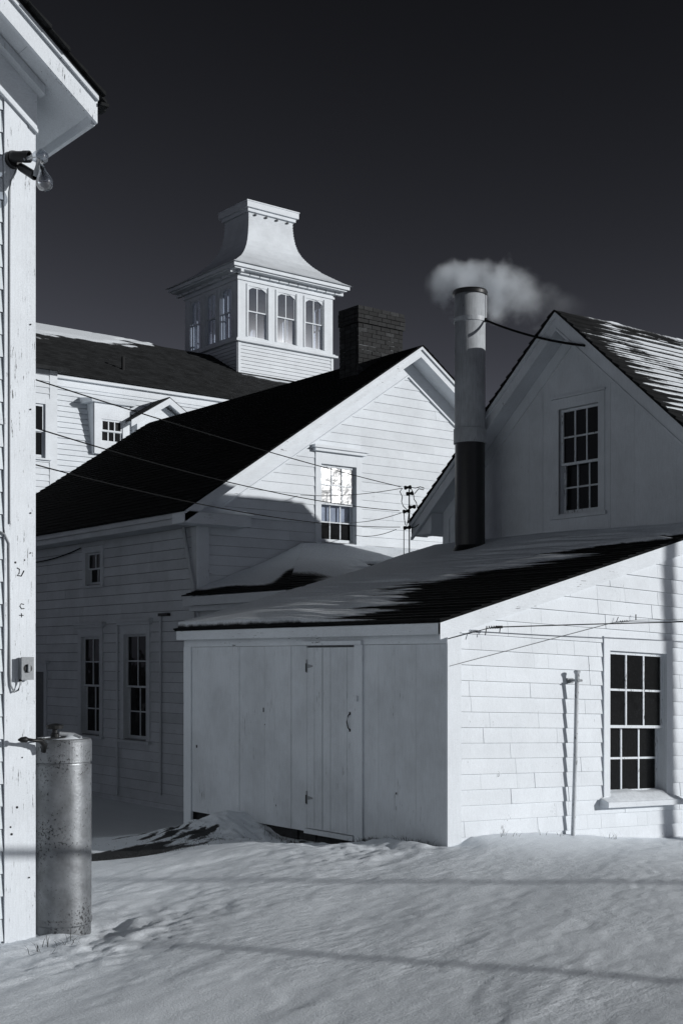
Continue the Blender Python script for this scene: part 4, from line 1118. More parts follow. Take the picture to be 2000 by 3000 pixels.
# gabled dormer
ax_, az_ = m_at(495, 1176, dY - 0.25); lx_, lz_ = m_at(383, 1240, dY - 0.25); rx_ = 2 * ax_ - lx_
gm = MB()
sl = (az_ - lz_) / (ax_ - lx_)
for sx in (-1, 1):
    xe_ = ax_ + sx * (ax_ - lx_)
    gm.hexa([(xe_, dY - 0.25, lz_), (ax_, dY - 0.25, az_), (ax_, EY + 0.4, az_), (xe_, EY + 0.4, lz_),
             (xe_, dY - 0.25, lz_ + 0.09), (ax_, dY - 0.25, az_ + 0.09), (ax_, EY + 0.4, az_ + 0.09), (xe_, EY + 0.4, lz_ + 0.09)])
gd = gm.build('gabled_dormer', 'far_white', hm)
ww_ = (ax_ - lx_) - 0.35
wx0, wx1, wz1, wz0 = ax_ - 0.45, ax_ + 0.45, lz_ - 0.18, lz_ - 1.35
gp = [(ax_ - ww_, lz_ - 1.9), (ax_ + ww_, lz_ - 1.9), (ax_ + ww_, lz_ + 0.12), (ax_, az_ - 0.12), (ax_ - ww_, lz_ + 0.12)]
mb_ = MB()
for p in subtract(gp, [(wx0, wx1, wz0, wz1)]): mb_.prism(p, frD, -0.06, 0.0)
for sx in (-1, 1):
    xa = ax_ + sx * ww_; xb = xa - sx * 0.06
    mb_.box(min(xa, xb), max(xa, xb), dY + 0.061, EY + 0.3, lz_ - 1.9, lz_ + 0.1)
mb_.build('dormer_wall', 'far_white', gd)
MB().prism([(lx_, lz_ - 0.10), (ax_, az_ - 0.10), (rx_, lz_ - 0.10), (rx_, lz_ + 0.09), (ax_, az_ + 0.09), (lx_, lz_ + 0.09)][:2] + [(ax_, az_ + 0.095), (lx_, lz_ + 0.095)], FY(dY - 0.25), 0.0, 0.05).prism([(ax_, az_ - 0.10), (rx_, lz_ - 0.10), (rx_, lz_ + 0.095), (ax_, az_ + 0.095)], FY(dY - 0.25), 0.0, 0.05).build('rake_board', 'far_white', gd)
MB().fbox(frD, wx0 - 0.15, wx1 + 0.15, wz1 + 0.02, wz1 + 0.12, 0.0, 0.12).build('window_hood', 'far_white', gd)
sash(gd, frD, wx0, wx1, wz0, wz1, 2, 2, -0.03, 0.05, 0.03, 'far_white')
for sx in (-1, 1):
    xe_ = ax_ + sx * (ax_ - lx_ + 0.03)
    MB().hexa([(xe_, dY - 0.28, lz_ + 0.07), (ax_, dY - 0.28, az_ + 0.095), (ax_, EY + 0.4, az_ + 0.095), (xe_, EY + 0.4, lz_ + 0.07),
               (xe_, dY - 0.28, lz_ + 0.11), (ax_, dY - 0.28, az_ + 0.135), (ax_, EY + 0.4, az_ + 0.135), (xe_, EY + 0.4, lz_ + 0.11)]).build('dormer_roof', 'roof_far', gd)

# ---- cupola (a part of the mansard house)
KX, KY, KA, KB = 26.72, 38.66, 2.05, 1.72
zS, zW1, zE0, zE1, zT0, zT1 = 12.72, 14.72, 14.98, 15.16, 17.58, 17.88
cup = MB().box(KX - KA, KX + KA, KY - KB, KY + KB, 10.4, zS - 0.12).build('cupola', 'gap', hm)
fF = FR((KX, KY - KB, 0), (1, 0, 0), (0, -1, 0)); fB = FR((KX, KY + KB, 0), (1, 0, 0), (0, 1, 0))
fL = FR((KX - KA, KY, 0), (0, 1, 0), (-1, 0, 0)); fRr = FR((KX + KA, KY, 0), (0, 1, 0), (1, 0, 0))
siding(cup, fF, [(-KA + 0.1, 10.6), (KA - 0.1, 10.6), (KA - 0.1, zS - 0.12), (-KA + 0.1, zS - 0.12)], [], 10.6, 0.125, (9, 10), 'clapboard', 'far_white', 0.025, 0.012)
siding(cup, fL, [(-KB + 0.1, 10.6), (KB - 0.1, 10.6), (KB - 0.1, zS - 0.12), (-KB + 0.1, zS - 0.12)], [], 10.6, 0.125, (9, 10), 'clapboard', 'far_white', 0.025, 0.012)
for fr_, half in ((fF, KA), (fL, KB), (fRr, KB), (fB, KA)):
    for sg in (-1, 1):
        MB().fbox(fr_, sg * half - (0.10 if sg > 0 else 0), sg * half + (0 if sg > 0 else 0.10), 10.6, zS - 0.13, 0.0, 0.03).build('corner_board', 'far_white', cup)
MB().box(KX - KA - 0.14, KX + KA + 0.14, KY - KB - 0.14, KY + KB + 0.14, zS - 0.12, zS - 0.045).box(KX - KA - 0.07, KX + KA + 0.07, KY - KB - 0.07, KY + KB + 0.07, zS - 0.045, zS).build('sill_band', 'far_white', cup)
for fr_, half, nw in ((fF, KA, 3), (fL, KB, 3), (fRr, KB, 3), (fB, KA, 3)):
    pw = 2 * (half - 0.22) / nw; ow = pw * 0.64
    rects = []
    for i in range(nw):
        c_ = -half + 0.22 + pw * (i + 0.5); rects.append((c_ - ow / 2, c_ + ow / 2, zS + 0.10, zW1 - 0.14))
    lim = half - 0.13
    mb_ = MB()
    for p in subtract([(-lim, zS + 0.001), (lim, zS + 0.001), (lim, zW1 - 0.002), (-lim, zW1 - 0.002)], rects): mb_.prism(p, fr_, -0.12, 0.0)
    for r in rects:                                   # segmental heads
        n_ = 8
        arc = [(r[0] + (r[1] - r[0]) * k / n_, r[3] - 0.16 * (2 * k / n_ - 1) ** 2) for k in range(n_ + 1)]
        for k in range(n_):
            mb_.prism([arc[k], arc[k + 1], (arc[k + 1][0], r[3] + 0.001), (arc[k][0], r[3] + 0.001)], fr_, -0.10, -0.02)
        for sg, xa in ((1, r[0]), (-1, r[1])):        # casing strips
            mb_.fbox(fr_, min(xa - sg * 0.09, xa - sg * 0.03), max(xa - sg * 0.09, xa - sg * 0.03), r[2], zW1 - 0.08, 0.0, 0.03)
    mb_.build('window_wall', 'far_white', cup)
    for r in rects:
        mid = (r[2] + r[3]) / 2 + 0.02
        sash(cup, fr_, r[0] + 0.002, r[1] - 0.002, mid - 0.02, r[3] - 0.002, 2, 1, -0.045, 0.04, 0.035, 'far_white', 'glass_clear')
        sash(cup, fr_, r[0] + 0.002, r[1] - 0.002, r[2] + 0.002, mid + 0.02, 2, 1, -0.08, 0.04, 0.035, 'far_white', 'glass_clear')
for sx in (-1, 1):
    for sy in (-1, 1):
        xa, ya = KX + sx * KA, KY + sy * KB
        MB().box(min(xa, xa - sx * 0.129), max(xa, xa - sx * 0.129), min(ya, ya - sy * 0.129), max(ya, ya - sy * 0.129), zS + 0.001, zW1).build('corner_post', 'far_white', cup)
MB().box(KX - KA - 0.05, KX + KA + 0.05, KY - KB - 0.05, KY + KB + 0.05, zW1 + 0.001, zW1 + 0.07).box(KX - KA - 0.01, KX + KA + 0.01, KY - KB - 0.01, KY + KB + 0.01, zW1 + 0.07, zE0).build('frieze', 'far_white', cup)
MB().box(KX - KA - 0.36, KX + KA + 0.36, KY - KB - 0.36, KY + KB + 0.36, zE0 + 0.001, zE0 + 0.05).box(KX - KA - 0.44, KX + KA + 0.44, KY - KB - 0.44, KY + KB + 0.44, zE0 + 0.05, zE1 - 0.02).build('eave_cornice', 'far_white', cup)
for i in range(12):
    x = KX - KA - 0.2 + i * (2 * KA + 0.4) / 11
    MB().box(x - 0.185, x + 0.185, KY - KB - 0.13, KY - KB - 0.011, zE0 - 0.10, zE0 - 0.001).build('dentil', 'far_white', cup)
for i in range(10):
    y = KY - KB - 0.2 + i * (2 * KB + 0.4) / 9
    MB().box(KX - KA - 0.13, KX - KA - 0.011, y - 0.19, y + 0.19, zE0 - 0.10, zE0 - 0.001).build('dentil', 'far_white', cup)
prof = [(1.0, 0.0), (0.84, 0.055), (0.68, 0.125), (0.50, 0.205), (0.34, 0.30), (0.24, 0.375), (0.155, 0.455), (0.09, 0.54), (0.045, 0.64), (0.015, 0.76), (0.0, 0.88), (0.0, 1.0)]
ea, eb, ta, tb = KA + 0.50, KB + 0.50, 0.95, 0.76
rings = []
for k in range(len(prof) - 1):
    for s_ in range(3):
        u = s_ / 3; rings.append((prof[k][0] + (prof[k + 1][0] - prof[k][0]) * u, prof[k][1] + (prof[k + 1][1] - prof[k][1]) * u))
rings.append(prof[-1])
vsx = []; fsx = []
for (q, h) in rings:
    a, b, z = ta + (ea - ta) * q, tb + (eb - tb) * q, zE1 + (zT0 - zE1) * h
    for st_ in (0.0, 0.012):
        for sx, sy in ((-1, -1), (1, -1), (1, 1), (-1, 1)):
            vsx.append((KX + sx * (a + 0.018 - st_ * 1.6), KY + sy * (b + 0.018 - st_ * 1.6), z + st_ * 0.3))
for k in range(2 * len(rings) - 1):
    for s_ in range(4): fsx.append((k * 4 + s_, k * 4 + (s_ + 1) % 4, (k + 1) * 4 + (s_ + 1) % 4, (k + 1) * 4 + s_))
fsx.append((0, 1, 2, 3))
MB().add(vsx, fsx).build('bell_roof', 'bell_white', cup)
MB().box(KX - ta - 0.09, KX + ta + 0.09, KY - tb - 0.09, KY + tb + 0.09, zT0 - 0.06, zT0 + 0.06).box(KX - ta - 0.17, KX + ta + 0.17, KY - tb - 0.17, KY + tb + 0.17, zT0 + 0.06, zT1 - 0.04).box(KX - ta - 0.19, KX + ta + 0.19, KY - tb - 0.19, KY + tb + 0.19, zT1 - 0.04, zT1).build('top_cornice', 'far_white', cup)
for i in range(4):
    x = KX - ta + 0.25 + i * (2 * ta - 0.5) / 3
    MB().box(x - 0.03, x + 0.03, KY - tb - 0.09, KY - tb - 0.012, zT0 - 0.17, zT0 - 0.11).build('bracket', 'gap', cup)
MB().box(KX - ta - 0.17, KX + ta + 0.17, KY - tb - 0.17, KY + tb + 0.17, zT1 + 0.001, zT1 + 0.02).build('top_deck', 'roof_far', cup)
MB().box(KX - 0.55, KX + 0.75, KY - 0.5, KY + 0.4, zT1 + 0.021, zT1 + 0.16).build('hatch', 'far_white', cup)
MB().box(KX - 0.75, KX - 0.56, KY - 0.4, KY + 0.2, zT1 + 0.021, zT1 + 0.22).build('vent', 'black_iron', cup)

# ================================================================== SMALL THINGS
# vent standpipe by the lit shed wall
bp_ = at(1677, 2474, Y=SHY - 0.075); tp_ = at(1690, 1972, Y=SHY - 0.115)
sp = thing('vent_standpipe', (bp_.x, bp_.y, bp_.z), 'thin flaking white standpipe with mushroom cap clamped to the shed wall', 'pipe')
bp2 = Vector(bp_) - Vector((0, 0, 0.25))
MB().tube([bp2, bp_, bp_.lerp(tp_, 0.5) + Vector((0.006, 0, 0)), tp_], 0.0215, 14).build('pipe', 'galv_pipe', sp, smooth=True)
ct = tp_ + Vector((0, 0, 0.0))
MB().lathe(ct, [(0.0225, -0.10), (0.024, -0.02), (0.030, 0.0), (0.037, 0.012), (0.034, 0.022), (0.015, 0.030), (0.0005, 0.031)], 18).build('cap', 'galv_pipe', sp, smooth=True)
bz_ = at(1690, 1994, Y=SHY - 0.11)
MB().box(bz_.x - 0.02, bz_.x + 0.03, bz_.y - 0.034, SHY - 0.014, bz_.z - 0.012, bz_.z + 0.012).tube([(bz_.x - 0.035, bz_.y - 0.03, bz_.z), (bz_.x + 0.035, bz_.y - 0.03, bz_.z)], 0.012, 8).box(bz_.x - 0.05, bz_.x + 0.045, SHY - 0.022, SHY - 0.012, bz_.z - 0.03, bz_.z + 0.022).build('clamp', 'box_grey', sp)

# wire and grey shadow strand in front of the lit wall
def splice(p, d, n, r):
    d = Vector(d).normalized(); pts = []
    a = d.cross(Vector((0, 0, 1))).normalized(); b = a.cross(d)
    for k in range(n * 8 + 1):
        t = k / 8 * 2 * math.pi
        pts.append(Vector(p) + d * (k / (n * 8) - 0.5) * 0.13 + (a * math.cos(t) + b * math.sin(t)) * r)
    return pts
w0 = at(1312, 1872, Y=SHY - 0.05); w1 = at(1441, 1838, Y=SHY - 0.16); w2 = at(1730, 1829, Y=SHY - 0.42); w3 = at(2120, 1819, Y=SHY - 0.75)
lw = thing('spliced_wire', (w0.x, w0.y, w0.z), 'black wire with a twisted splice near the shed corner', 'wire', 'wires along the lit shed wall')
MB().tube([w0, w1], 0.0042, 6).tube([w1, w2, w3, w3 + (w3 - w2) * 2], 0.0062, 6).build('cable', 'wire', lw)
dd = (w2 - w1)
MB().tube(splice(w1, dd, 5, 0.012), 0.004, 5).tube([w1 - dd.normalized() * 0.06, w1 + Vector((-0.09, 0, -0.075))], 0.005, 5).tube([w1 + dd.normalized() * 0.09, w1 + dd.normalized() * 0.09 + Vector((-0.01, 0, -0.05))], 0.005, 5).tube([w1 + dd.normalized() * 0.04, w1 + dd.normalized() * 0.11], 0.013, 8).build('splice', 'black_iron', lw)
v0 = at(1316, 1952, Y=SHY - 0.022); v1 = at(1805, 1822, Y=SHY - 0.05); v2 = at(1862, 1817, Y=SHY - 0.06); v3 = at(2120, 1812, Y=SHY - 0.12)
lw2 = thing('wire_shadow_strand', (v0.x, v0.y, v0.z), 'thin grey strand in place of a wire shadow, slanting up across the shed shingles to a splice', 'wire', 'wires along the lit shed wall')
MB().tube([v0, v1], 0.0035, 6).tube([v1, v2, v3], 0.0030, 6).build('cable', 'wire_grey', lw2)  # grey strand drawn along the line of a wire's shadow
MB().tube(splice(v1.lerp(v2, 0.4), v2 - v1, 4, 0.009), 0.003, 5).tube([v2, v2 + Vector((0.0, 0, 0.06))], 0.006, 6).tube([v1, v1 + Vector((0.03, 0, 0.05))], 0.004, 5).build('splice', 'black_iron', lw2)

# gas cylinder beside the left house
TX, TY, TR = 3.79, 7.72, 0.188
tz0 = -0.10; tz1 = 1.235; tzs = 1.075
tk = thing('gas_cylinder', (TX, TY, 0), 'tall speckled galvanised gas cylinder at the left house corner', 'gas cylinder')
MB().lathe((TX, TY, 0), [(TR * 0.96, tz0 - 0.1), (TR * 0.98, tz0 + 0.03), (TR, 0.08), (TR, tzs - 0.005)], 64).build('body', 'tank', tk, smooth=True)
MB().lathe((TX, TY, 0), [(TR - 0.006, tzs - 0.005), (TR - 0.008, tzs + 0.004), (TR + 0.002, tzs + 0.010), (TR + 0.002, tz1 - 0.02), (TR - 0.004, tz1 - 0.004), (TR - 0.016, tz1), (TR - 0.022, tz1 - 0.02), (0.001, tz1 - 0.03)], 64).build('collar', 'tank', tk)
MB().lathe((TX, TY, 0), [(TR - 0.001, 0.035), (TR + 0.004, 0.045), (TR + 0.004, 0.075), (TR - 0.001, 0.085)], 64).build('foot_ring', 'tank', tk)
ncap = MB()
P = [[(TX + r * math.cos(t), TY + r * math.sin(t), tz1 - 0.02 + 0.035 * (1 - (r / 0.165) ** 2) * (0.5 + float(vnoise(r * 20 + 5, t * 1.2, 9)))) for r in np.linspace(0.002, 0.165, 8)] for t in np.linspace(0, 2 * math.pi, 28)]
MB().grid(P).build('snow_cap', 'roof_snow', tk, smooth=True)
vx, vy = TX - 0.06, TY - 0.02
MB().lathe((vx, vy, 0), [(0.028, tz1 - 0.03), (0.028, tz1 + 0.03), (0.018, tz1 + 0.035), (0.018, tz1 + 0.06), (0.055, tz1 + 0.063), (0.058, tz1 + 0.085), (0.02, tz1 + 0.095), (0.001, tz1 + 0.096)], 14).build('valve', 'black_iron', tk, smooth=False)
MB().tube([(vx + 0.03, vy, tz1 + 0.03), (vx + 0.12, vy - 0.03, tz1 + 0.02), (vx + 0.15, vy - 0.07, tz1 + 0.0)], 0.014, 8).build('valve_arm', 'box_grey', tk)
# hose and regulator coming round the corner board
r0 = at(62, 2168, Y=AY - 0.13); r1 = at(82, 2167, Y=AY - 0.14); r2 = at(118, 2170, Y=AY - 0.13); r3 = at(131, 2183, Y=AY - 0.09); r4 = at(127, 2203, Y=AY - 0.07)
rg = thing('gas_hose', (r1.x, r1.y, r1.z), 'short black gas hose with a fat nozzle in front of the corner board', 'hose')
MB().tube([r1, r1.lerp(r2, 0.5) + Vector((0, 0, -0.003)), r2, r3, r4], [0.010, 0.010, 0.016, 0.019, 0.017], 10).tube([r2 + Vector((0, 0.0, 0.005)), Vector((vx + 0.05, vy - 0.05, tz1 + 0.01))], 0.006, 6).build('hose', 'black_iron', rg, smooth=True)
MB().tube([r0 - Vector((0.02, 0, 0)), r0, r0.lerp(r1, 0.7), r1], [0.005, 0.017, 0.020, 0.012], 10).build('nozzle', 'black_iron', rg, smooth=True)

# twin bulb lamp under the left eave
L0 = at(52, 462, Y=AY - 0.03)
lampo = thing('outdoor_lamp', (L0.x, L0.y, L0.z), 'black wall lamp with two clear bulbs under the left eave', 'lamp')
b1a = at(34, 458, Y=AY - 0.06); b1b = at(86, 458, Y=AY - 0.17)
ax1 = (b1b - b1a).normalized()
MB().lathe((L0.x - 0.03, AY - 0.026, L0.z - 0.02), [(0.001, 0.035), (0.05, 0.033), (0.055, 0.02), (0.055, 0.0)], 20, (0, -1, 0)).build('back_plate', 'black_iron', lampo)
MB().lathe(b1a, [(0.001, -0.01), (0.030, 0.0), (0.033, 0.02), (0.033, 0.085), (0.036, 0.087), (0.036, (b1b - b1a).length), (0.028, (b1b - b1a).length)], 20, ax1).build('socket', 'black_iron', lampo, smooth=False)
bulb_prof = [(r_ * 1.22, h_ * 1.22) for r_, h_ in ((0.014, -0.005), (0.017, 0.015), (0.022, 0.03), (0.034, 0.052), (0.042, 0.075), (0.042, 0.092), (0.034, 0.112), (0.018, 0.124), (0.0005, 0.127))]
ax_a = Vector((0.62, -0.70, 0.05)).normalized()
cA = at(84, 462, Y=AY - 0.18)
MB().lathe(cA, [(r * 0.88, h * 0.80) for r, h in bulb_prof], 24, ax_a).build('bulb', 'bulb_glass', lampo, smooth=True)
MB().lathe(cA, [(0.013, -0.03), (0.013, 0.004)], 14, ax_a).build('bulb_base', 'box_grey', lampo)
MB().tube([cA, cA + ax_a * 0.05], [0.007, 0.003], 8).build('filament_stem', 'box_grey', lampo)
cB0 = at(60, 488, Y=AY - 0.07); cB1 = at(104, 516, Y=AY - 0.22)
ax_b = (cB1 - cB0).normalized()
MB().lathe(cB0, [(0.001, -0.005), (0.024, 0.0), (0.026, 0.02), (0.027, (cB1 - cB0).length * 0.95), (0.020, (cB1 - cB0).length)], 18, ax_b).build('socket', 'black_iron', lampo)
cB = at(126, 512, Y=AY - 0.28); ax_c = Vector((0.12, -0.16, -0.98)).normalized()
st_b = cB - ax_c * 0.055
MB().tube([cB1, st_b - ax_c * 0.02 + Vector((0.0, 0, 0.02)), st_b], [0.020, 0.020, 0.016], 12).build('bulb_base', 'box_grey', lampo, smooth=True)
MB().lathe(st_b, bulb_prof, 24, ax_c).build('bulb', 'bulb_glass', lampo, smooth=True)
MB().tube([st_b, st_b + ax_c * 0.06], [0.008, 0.003], 8).build('filament_stem', 'black_iron', lampo)
lc = [at(48, 494, Y=AY - 0.05), at(40, 512, Y=AY - 0.06), at(32, 528, Y=AY - 0.032), at(29, 560, Y=AY - 0.03)]
lc += [at(28.0, y, Y=AY - 0.03) for y in (800, 1100, 1400, 1535)]
MB().tube(lc, 0.0055, 6).build('cord', 'box_grey', lampo, smooth=True)

# electric switch box on the corner board
s0 = at(54, 1927, Y=AY - 0.026); s1 = at(87, 1990, Y=AY - 0.026)
sb = thing('switch_box', (s0.x, AY - 0.026, s1.z), 'small grey electric switch box on the left corner board', 'switch box')
MB().box(s0.x, s1.x - 0.002, AY - 0.075, AY - 0.026, s1.z, s0.z).build('box', 'box_grey', sb)
MB().box(s0.x - 0.004, s1.x + 0.002, AY - 0.082, AY - 0.0755, s1.z - 0.004, s0.z + 0.004).build('cover', 'box_grey', sb)
cxk, czk = (s0.x + s1.x) / 2, (s0.z + s1.z) / 2
MB().lathe((cxk, AY - 0.0825, czk), [(0.026, 0.0), (0.026, 0.006), (0.018, 0.0065), (0.018, 0.0)], 20, (0, -1, 0)).build('dial', 'black_iron', sb)
MB().box(cxk - 0.007, cxk + 0.007, AY - 0.105, AY - 0.083, czk - 0.022, czk + 0.026).build('lever', 'box_grey', sb)
cpts = [at(28.5, 1500, Y=AY - 0.03), at(28, 1850, Y=AY - 0.03), at(29, 1975, Y=AY - 0.035), at(31, 2008, Y=AY - 0.035), at(42, 2028, Y=AY - 0.045), at(54, 2022, Y=AY - 0.05), at(60, 2003, Y=AY - 0.05), at(62, 1990, Y=AY - 0.05)]
MB().tube([at(0, 1558, Y=AY - 0.025), at(14, 1566, Y=AY - 0.03), at(26, 1592, Y=AY - 0.03)] + cpts[1:], 0.0065, 8).build('conduit', 'box_grey', sb, smooth=True)
MB().lathe((at(60, 1990, Y=AY - 0.05).x, AY - 0.05, s1.z - 0.012), [(0.011, 0.0), (0.011, 0.012)], 10).build('gland', 'black_iron', sb)

# service wires from the left house to the insulators, and their rack at the house eave
IN = [at(1194, 1428, X=11.86), at(1190, 1498, X=11.86), at(1192, 1546, X=11.86)]
ST = [at(92, 1108, Y=8.9), at(92, 1250, Y=8.9), at(92, 1358, Y=8.9)]
MIDP = [(555, 1254), (600, 1394), (560, 1470)]
lab = ['topmost black service wire strung from the left house to the insulators', 'middle black service wire strung from the left house to the insulators', 'lowest black service wire strung from the left house to the insulators']
for k in range(3):
    a, b = ST[k], IN[k] + Vector((-0.07, 0.07, 0.01))
    # sag chosen so that the wire hangs through the point seen half way
    best = min(((abs(0), 0),))
    tq = None
    lo_s, hi_s = -0.2, 1.2
    for it in range(40):
        sg = (lo_s + hi_s) / 2
        pts = sagged(a, b, sg, 60)
        im = [(CX + FPX * (p.x * RT[0] + p.y * RT[1]) / (p.x * FW[0] + p.y * FW[1]), HOR - FPX * (p.z - EYE) / (p.x * FW[0] + p.y * FW[1])) for p in pts]
        q = min(im, key=lambda c: abs(c[0] - MIDP[k][0]))
        if q[1] < MIDP[k][1]: lo_s = sg
        else: hi_s = sg
    o = MB().tube(sagged(a, b, sg, 40), 0.0052, 6).build('service_wire', 'wire', None, smooth=True)
    o['label'] = lab[k]; o['category'] = 'wire'; o['group'] = 'service wires between the houses'
ir = thing('insulator_rack', tuple(IN[2] - Vector((0, 0, 0.6))), 'thin service mast with dark insulators and looped wires beside the plank gable eave', 'insulators')
mz = at(1198, 1670, X=11.90).z
MB().tube([Vector((IN[1].x + 0.035, IN[1].y - 0.02, IN[0].z - 0.02)), Vector((IN[1].x + 0.04, IN[1].y - 0.02, mz - 0.9))], 0.009, 6).tube([Vector((IN[1].x - 0.02, IN[1].y + 0.03, IN[2].z)), Vector((IN[1].x - 0.02, IN[1].y + 0.03, mz - 0.9))], 0.006, 6).build('mast', 'wire_grey', ir)
for p in IN + [IN[0] + Vector((0.02, -0.02, -0.085)), IN[1] + Vector((0.06, -0.05, 0.06))]:
    MB().lathe(p, [(0.001, -0.055), (0.024, -0.05), (0.030, -0.03), (0.018, -0.008), (0.018, 0.008), (0.030, 0.03), (0.024, 0.05), (0.001, 0.055)], 12, (0.8, -0.6, 0.12)).build('insulator', 'black_iron', ir, smooth=True)
def loop(pts): MB().tube([at(px, py, X=11.86) for px, py in pts], 0.006, 6).build('jumper_wire', 'wire', ir, smooth=True)
loop([(1178, 1431), (1171, 1440), (1178, 1455), (1176, 1470), (1181, 1483), (1192, 1494)])
loop([(1204, 1432), (1211, 1446), (1212, 1462), (1219, 1472), (1221, 1485)])
loop([(1206, 1428), (1216, 1430), (1230, 1426), (1241, 1429), (1240, 1435), (1226, 1432), (1214, 1446)])
loop([(1183, 1502), (1184, 1520), (1187, 1538)]); loop([(1197, 1505), (1194, 1528), (1189, 1544)])
loop([(1202, 1546), (1216, 1544), (1226, 1536)])
for k, (pa_, pb_) in enumerate((((1178, 1430), (880, 1450)), ((1176, 1502), (1000, 1530)), ((1160, 1551), (1040, 1568)))):
    a = at(*pa_, X=11.86); b = at(*pb_, Y=BY - 0.05)
    MB().tube(sagged(a, b, 0.05, 16), 0.005, 5).build('branch_wire', 'wire_grey', ir)

# utility pole and lines standing to the right of the view; their shadows cross the wall and the snow
up = Vector((11.42, SHY, 0)) - Vector((LDIR.x, LDIR.y, 0)).normalized() * 11.5
pole = thing('utility_pole', (up.x, up.y, -0.3), 'round wooden utility pole right of the yard, its shadow on the shed wall', 'pole')
MB().lathe((up.x, up.y, 0), [(0.105, -0.6), (0.085, 8.5), (0.001, 8.52)], 20).build('shaft', 'gap', pole, smooth=True)
MB().bar((up.x - 0.6, up.y - 0.5, 8.0), (up.x + 0.6, up.y + 0.5, 8.0), 0.09, 0.11).build('crossarm', 'gap', pole)
MB().lathe((up.x - 0.5, up.y - 0.42, 8.05), [(0.02, 0.0), (0.045, 0.05), (0.03, 0.09), (0.04, 0.13), (0.001, 0.15)], 10).build('insulator', 'black_iron', pole)
nL = -LDIR
def line_for(g0, g1, s0, s1, r, name, label):
    a = Vector(g0) + nL * s0; b = Vector(g1) + nL * s1
    o = MB().tube([a + (a - b) * 0.02, a, b, b + (b - a) * 0.6], r, 8).build(name, 'wire', None)
    o['label'] = label; o['category'] = 'cable'; o['group'] = 'overhead cables right of the yard'
P1 = at(240, 2583, Z=0.0); Q1 = at(2000, 2612, Z=-0.06)
line_for(P1, Q1, 22.0, 21.0, 0.036, 'overhead_cable', 'thick overhead cable out of view whose soft shadow crosses the snow near the shed')
P2 = at(420, 2762, Z=0.0); Q2 = at(2000, 2884, Z=0.0)
line_for(P2, Q2, 20.0, 19.0, 0.036, 'overhead_cable', 'thick overhead cable out of view whose soft shadow crosses the nearest snow')
P3 = at(-40, 2500, Y=AY - 0.03); Q3 = at(270, 2506, Y=AY + 0.05)
line_for(P3, Q3, 8.4, 8.2, 0.030, 'overhead_cable', 'sagging overhead cable out of view whose shadow bands the gas cylinder')

# dead grass poking through the snow
def tufts(spots, n, name, label, hh=0.12):
    mb = MB()
    for (x, y, rx, ry, k) in spots:
        for _ in range(k):
            px_ = x + random.gauss(0, rx); py_ = y + random.gauss(0, ry)
            if px_ > SHX - 0.03 and SHY < py_: px_ = SHX - 0.04
            z = gz(px_, py_) - 0.015
            a = random.uniform(0, 6.28); l = random.uniform(0.4, 1.0) * hh; t = random.uniform(0.2, 1.0)
            d = Vector((math.cos(a) * t, math.sin(a) * t, 1)).normalized() * l
            s_ = Vector((-math.sin(a), math.cos(a), 0)) * 0.0022
            b = Vector((px_, py_, z)); m_ = b + d * 0.6; e = b + d + Vector((math.cos(a), math.sin(a), -0.4)) * l * 0.25
            mb.add([b - s_, b + s_, m_ + s_ * 0.8, m_ - s_ * 0.8, e], [(0, 1, 2, 3), (3, 2, 4)])
    o = mb.build(name, 'grass', None); o['label'] = label; o['category'] = 'grass'; o['kind'] = 'stuff'
tufts([(8.12, 10.05, 0.05, 0.25, 260), (8.05, 9.9, 0.10, 0.3, 120), (8.13, 9.1, 0.04, 0.10, 90), (8.1, 11.0, 0.06, 0.3, 120)], 0, 'dry_grass', 'dry dark grass at the foot of the shed door side', 0.10)
tufts([(7.0, 11.5, 0.35, 0.35, 420), (6.4, 11.0, 0.5, 0.25, 360), (7.4, 11.2, 0.3, 0.3, 260), (5.6, 11.0, 0.5, 0.2, 200)], 0, 'dry_grass', 'dry grass showing through thin snow in the passage', 0.05)
tufts([(3.62, 7.25, 0.05, 0.05, 10), (3.45, 7.28, 0.05, 0.05, 10), (10.35, 8.68, 0.06, 0.03, 8), (8.75, 8.66, 0.1, 0.03, 7), (9.6, 8.7, 0.2, 0.03, 8)], 0, 'dry_grass', 'few single grass stalks by the lit walls', 0.13)

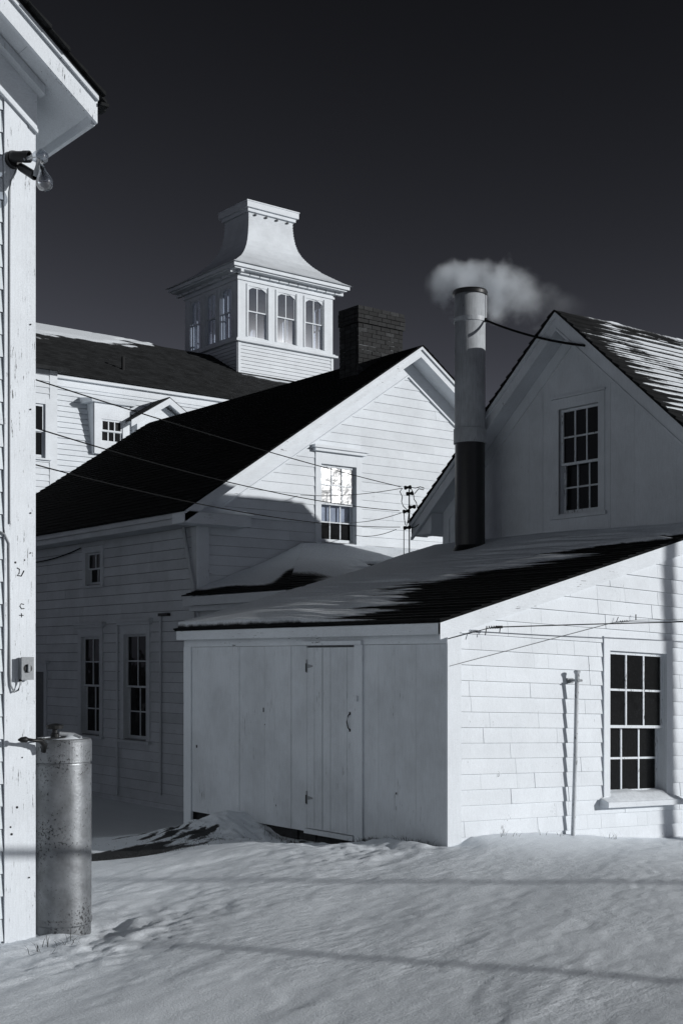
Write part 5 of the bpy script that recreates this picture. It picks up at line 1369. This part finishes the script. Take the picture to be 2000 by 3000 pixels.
# ================================================================== STEAM
def steam():
    # local frame: a along camera right (the wind), b up, c across
    O = Vector((SX, SY_, ztop))
    L, Hh, Wd = 2.6, 1.35, 1.1
    mb = MB()
    pts = []
    O2 = O + Vector((RT[0], RT[1], 0)) * (-0.60) + Vector((FW[0], FW[1], 0)) * 0.20 + Vector((0, 0, -0.40))
    for z in (0, Hh):
        for (a, c) in ((0, -Wd / 2), (L, -Wd / 2), (L, Wd / 2), (0, Wd / 2)):
            p = Vector((a, c, z)); pts.append(p)
    mb.hexa(pts)
    me = bpy.data.meshes.new('steam_plume'); me.from_pydata([tuple(p) for p in pts], [], mb.f)
    o = bpy.data.objects.new('steam_plume', me); COL.objects.link(o)
    o.location = O2; o.rotation_euler = (0, 0, -PHI)
    o['label'] = 'soft white steam drifting right from the stovepipe mouth'; o['category'] = 'steam'; o['kind'] = 'stuff'
    m = bpy.data.materials.new('steam'); m.use_nodes = True; n = m.node_tree; n.nodes.clear()
    out = n.nodes.new('ShaderNodeOutputMaterial'); pv = n.nodes.new('ShaderNodeVolumePrincipled')
    pv.inputs['Color'].default_value = (0.90, 0.94, 0.98, 1); pv.inputs['Anisotropy'].default_value = 0.0
    tc = n.nodes.new('ShaderNodeTexCoord'); sx = n.nodes.new('ShaderNodeSeparateXYZ')
    n.links.new(tc.outputs['Object'], sx.inputs[0])
    def math_(op, a, b=None, c=None):
        q = n.nodes.new('ShaderNodeMath'); q.operation = op
        for i, v in enumerate((a, b, c)):
            if v is None: continue
            if hasattr(v, 'is_output'): n.links.new(v, q.inputs[i])
            else: q.inputs[i].default_value = v
        return q.outputs[0]
    def curve(fac, pts):
        r = n.nodes.new('ShaderNodeFloatCurve'); cv = r.mapping.curves[0]
        for p in pts[1:-1]: cv.points.new(*p)
        cv.points[0].location = pts[0]; cv.points[-1].location = pts[-1]
        r.mapping.update(); n.links.new(fac, r.inputs['Value']); return r.outputs[0]
    nz = n.nodes.new('ShaderNodeTexNoise'); nz.inputs['Scale'].default_value = 3.4; nz.inputs['Detail'].default_value = 5; nz.inputs['Roughness'].default_value = 0.55
    n.links.new(tc.outputs['Object'], nz.inputs['Vector'])
    u = math_('DIVIDE', sx.outputs[0], L)
    cz_ = math_('MULTIPLY', curve(u, [(0, 0.42), (0.10, 0.46), (0.20, 0.50), (0.34, 0.45), (0.46, 0.40), (0.60, 0.30), (0.8, 0.20), (1, 0.16)]), Hh)
    rr_ = math_('MULTIPLY', curve(u, [(0, 0.08), (0.06, 0.14), (0.15, 0.205), (0.27, 0.18), (0.36, 0.22), (0.46, 0.23), (0.58, 0.21), (0.75, 0.16), (1, 0.10)]), Hh)
    am = curve(u, [(0, 0), (0.03, 0.25), (0.10, 0.9), (0.20, 1.0), (0.32, 0.80), (0.44, 0.42), (0.56, 0.17), (0.72, 0.04), (1, 0)])
    dz = math_('SUBTRACT', sx.outputs[2], cz_)
    up_ = math_('GREATER_THAN', dz, 0.0)
    # crisper above, long fade below
    dzs = math_('MULTIPLY', dz, math_('MULTIPLY_ADD', up_, 0.45, 0.60))
    dd_ = math_('SQRT', math_('ADD', math_('POWER', dzs, 2.0), math_('POWER', math_('MULTIPLY', sx.outputs[1], 0.8), 2.0)))
    q = math_('SUBTRACT', 1.0, math_('DIVIDE', dd_, rr_))
    q = math_('ADD', q, math_('MULTIPLY', math_('SUBTRACT', nz.outputs['Fac'], 0.5), 2.4))
    q = math_('MAXIMUM', q, 0.0)
    q = math_('MINIMUM', math_('POWER', q, 1.4), 1.2)
    n.links.new(math_('MULTIPLY', math_('MULTIPLY', q, am), 9.0), pv.inputs['Density'])
    n.links.new(pv.outputs[0], out.inputs['Volume'])
    me.materials.append(m)
steam()
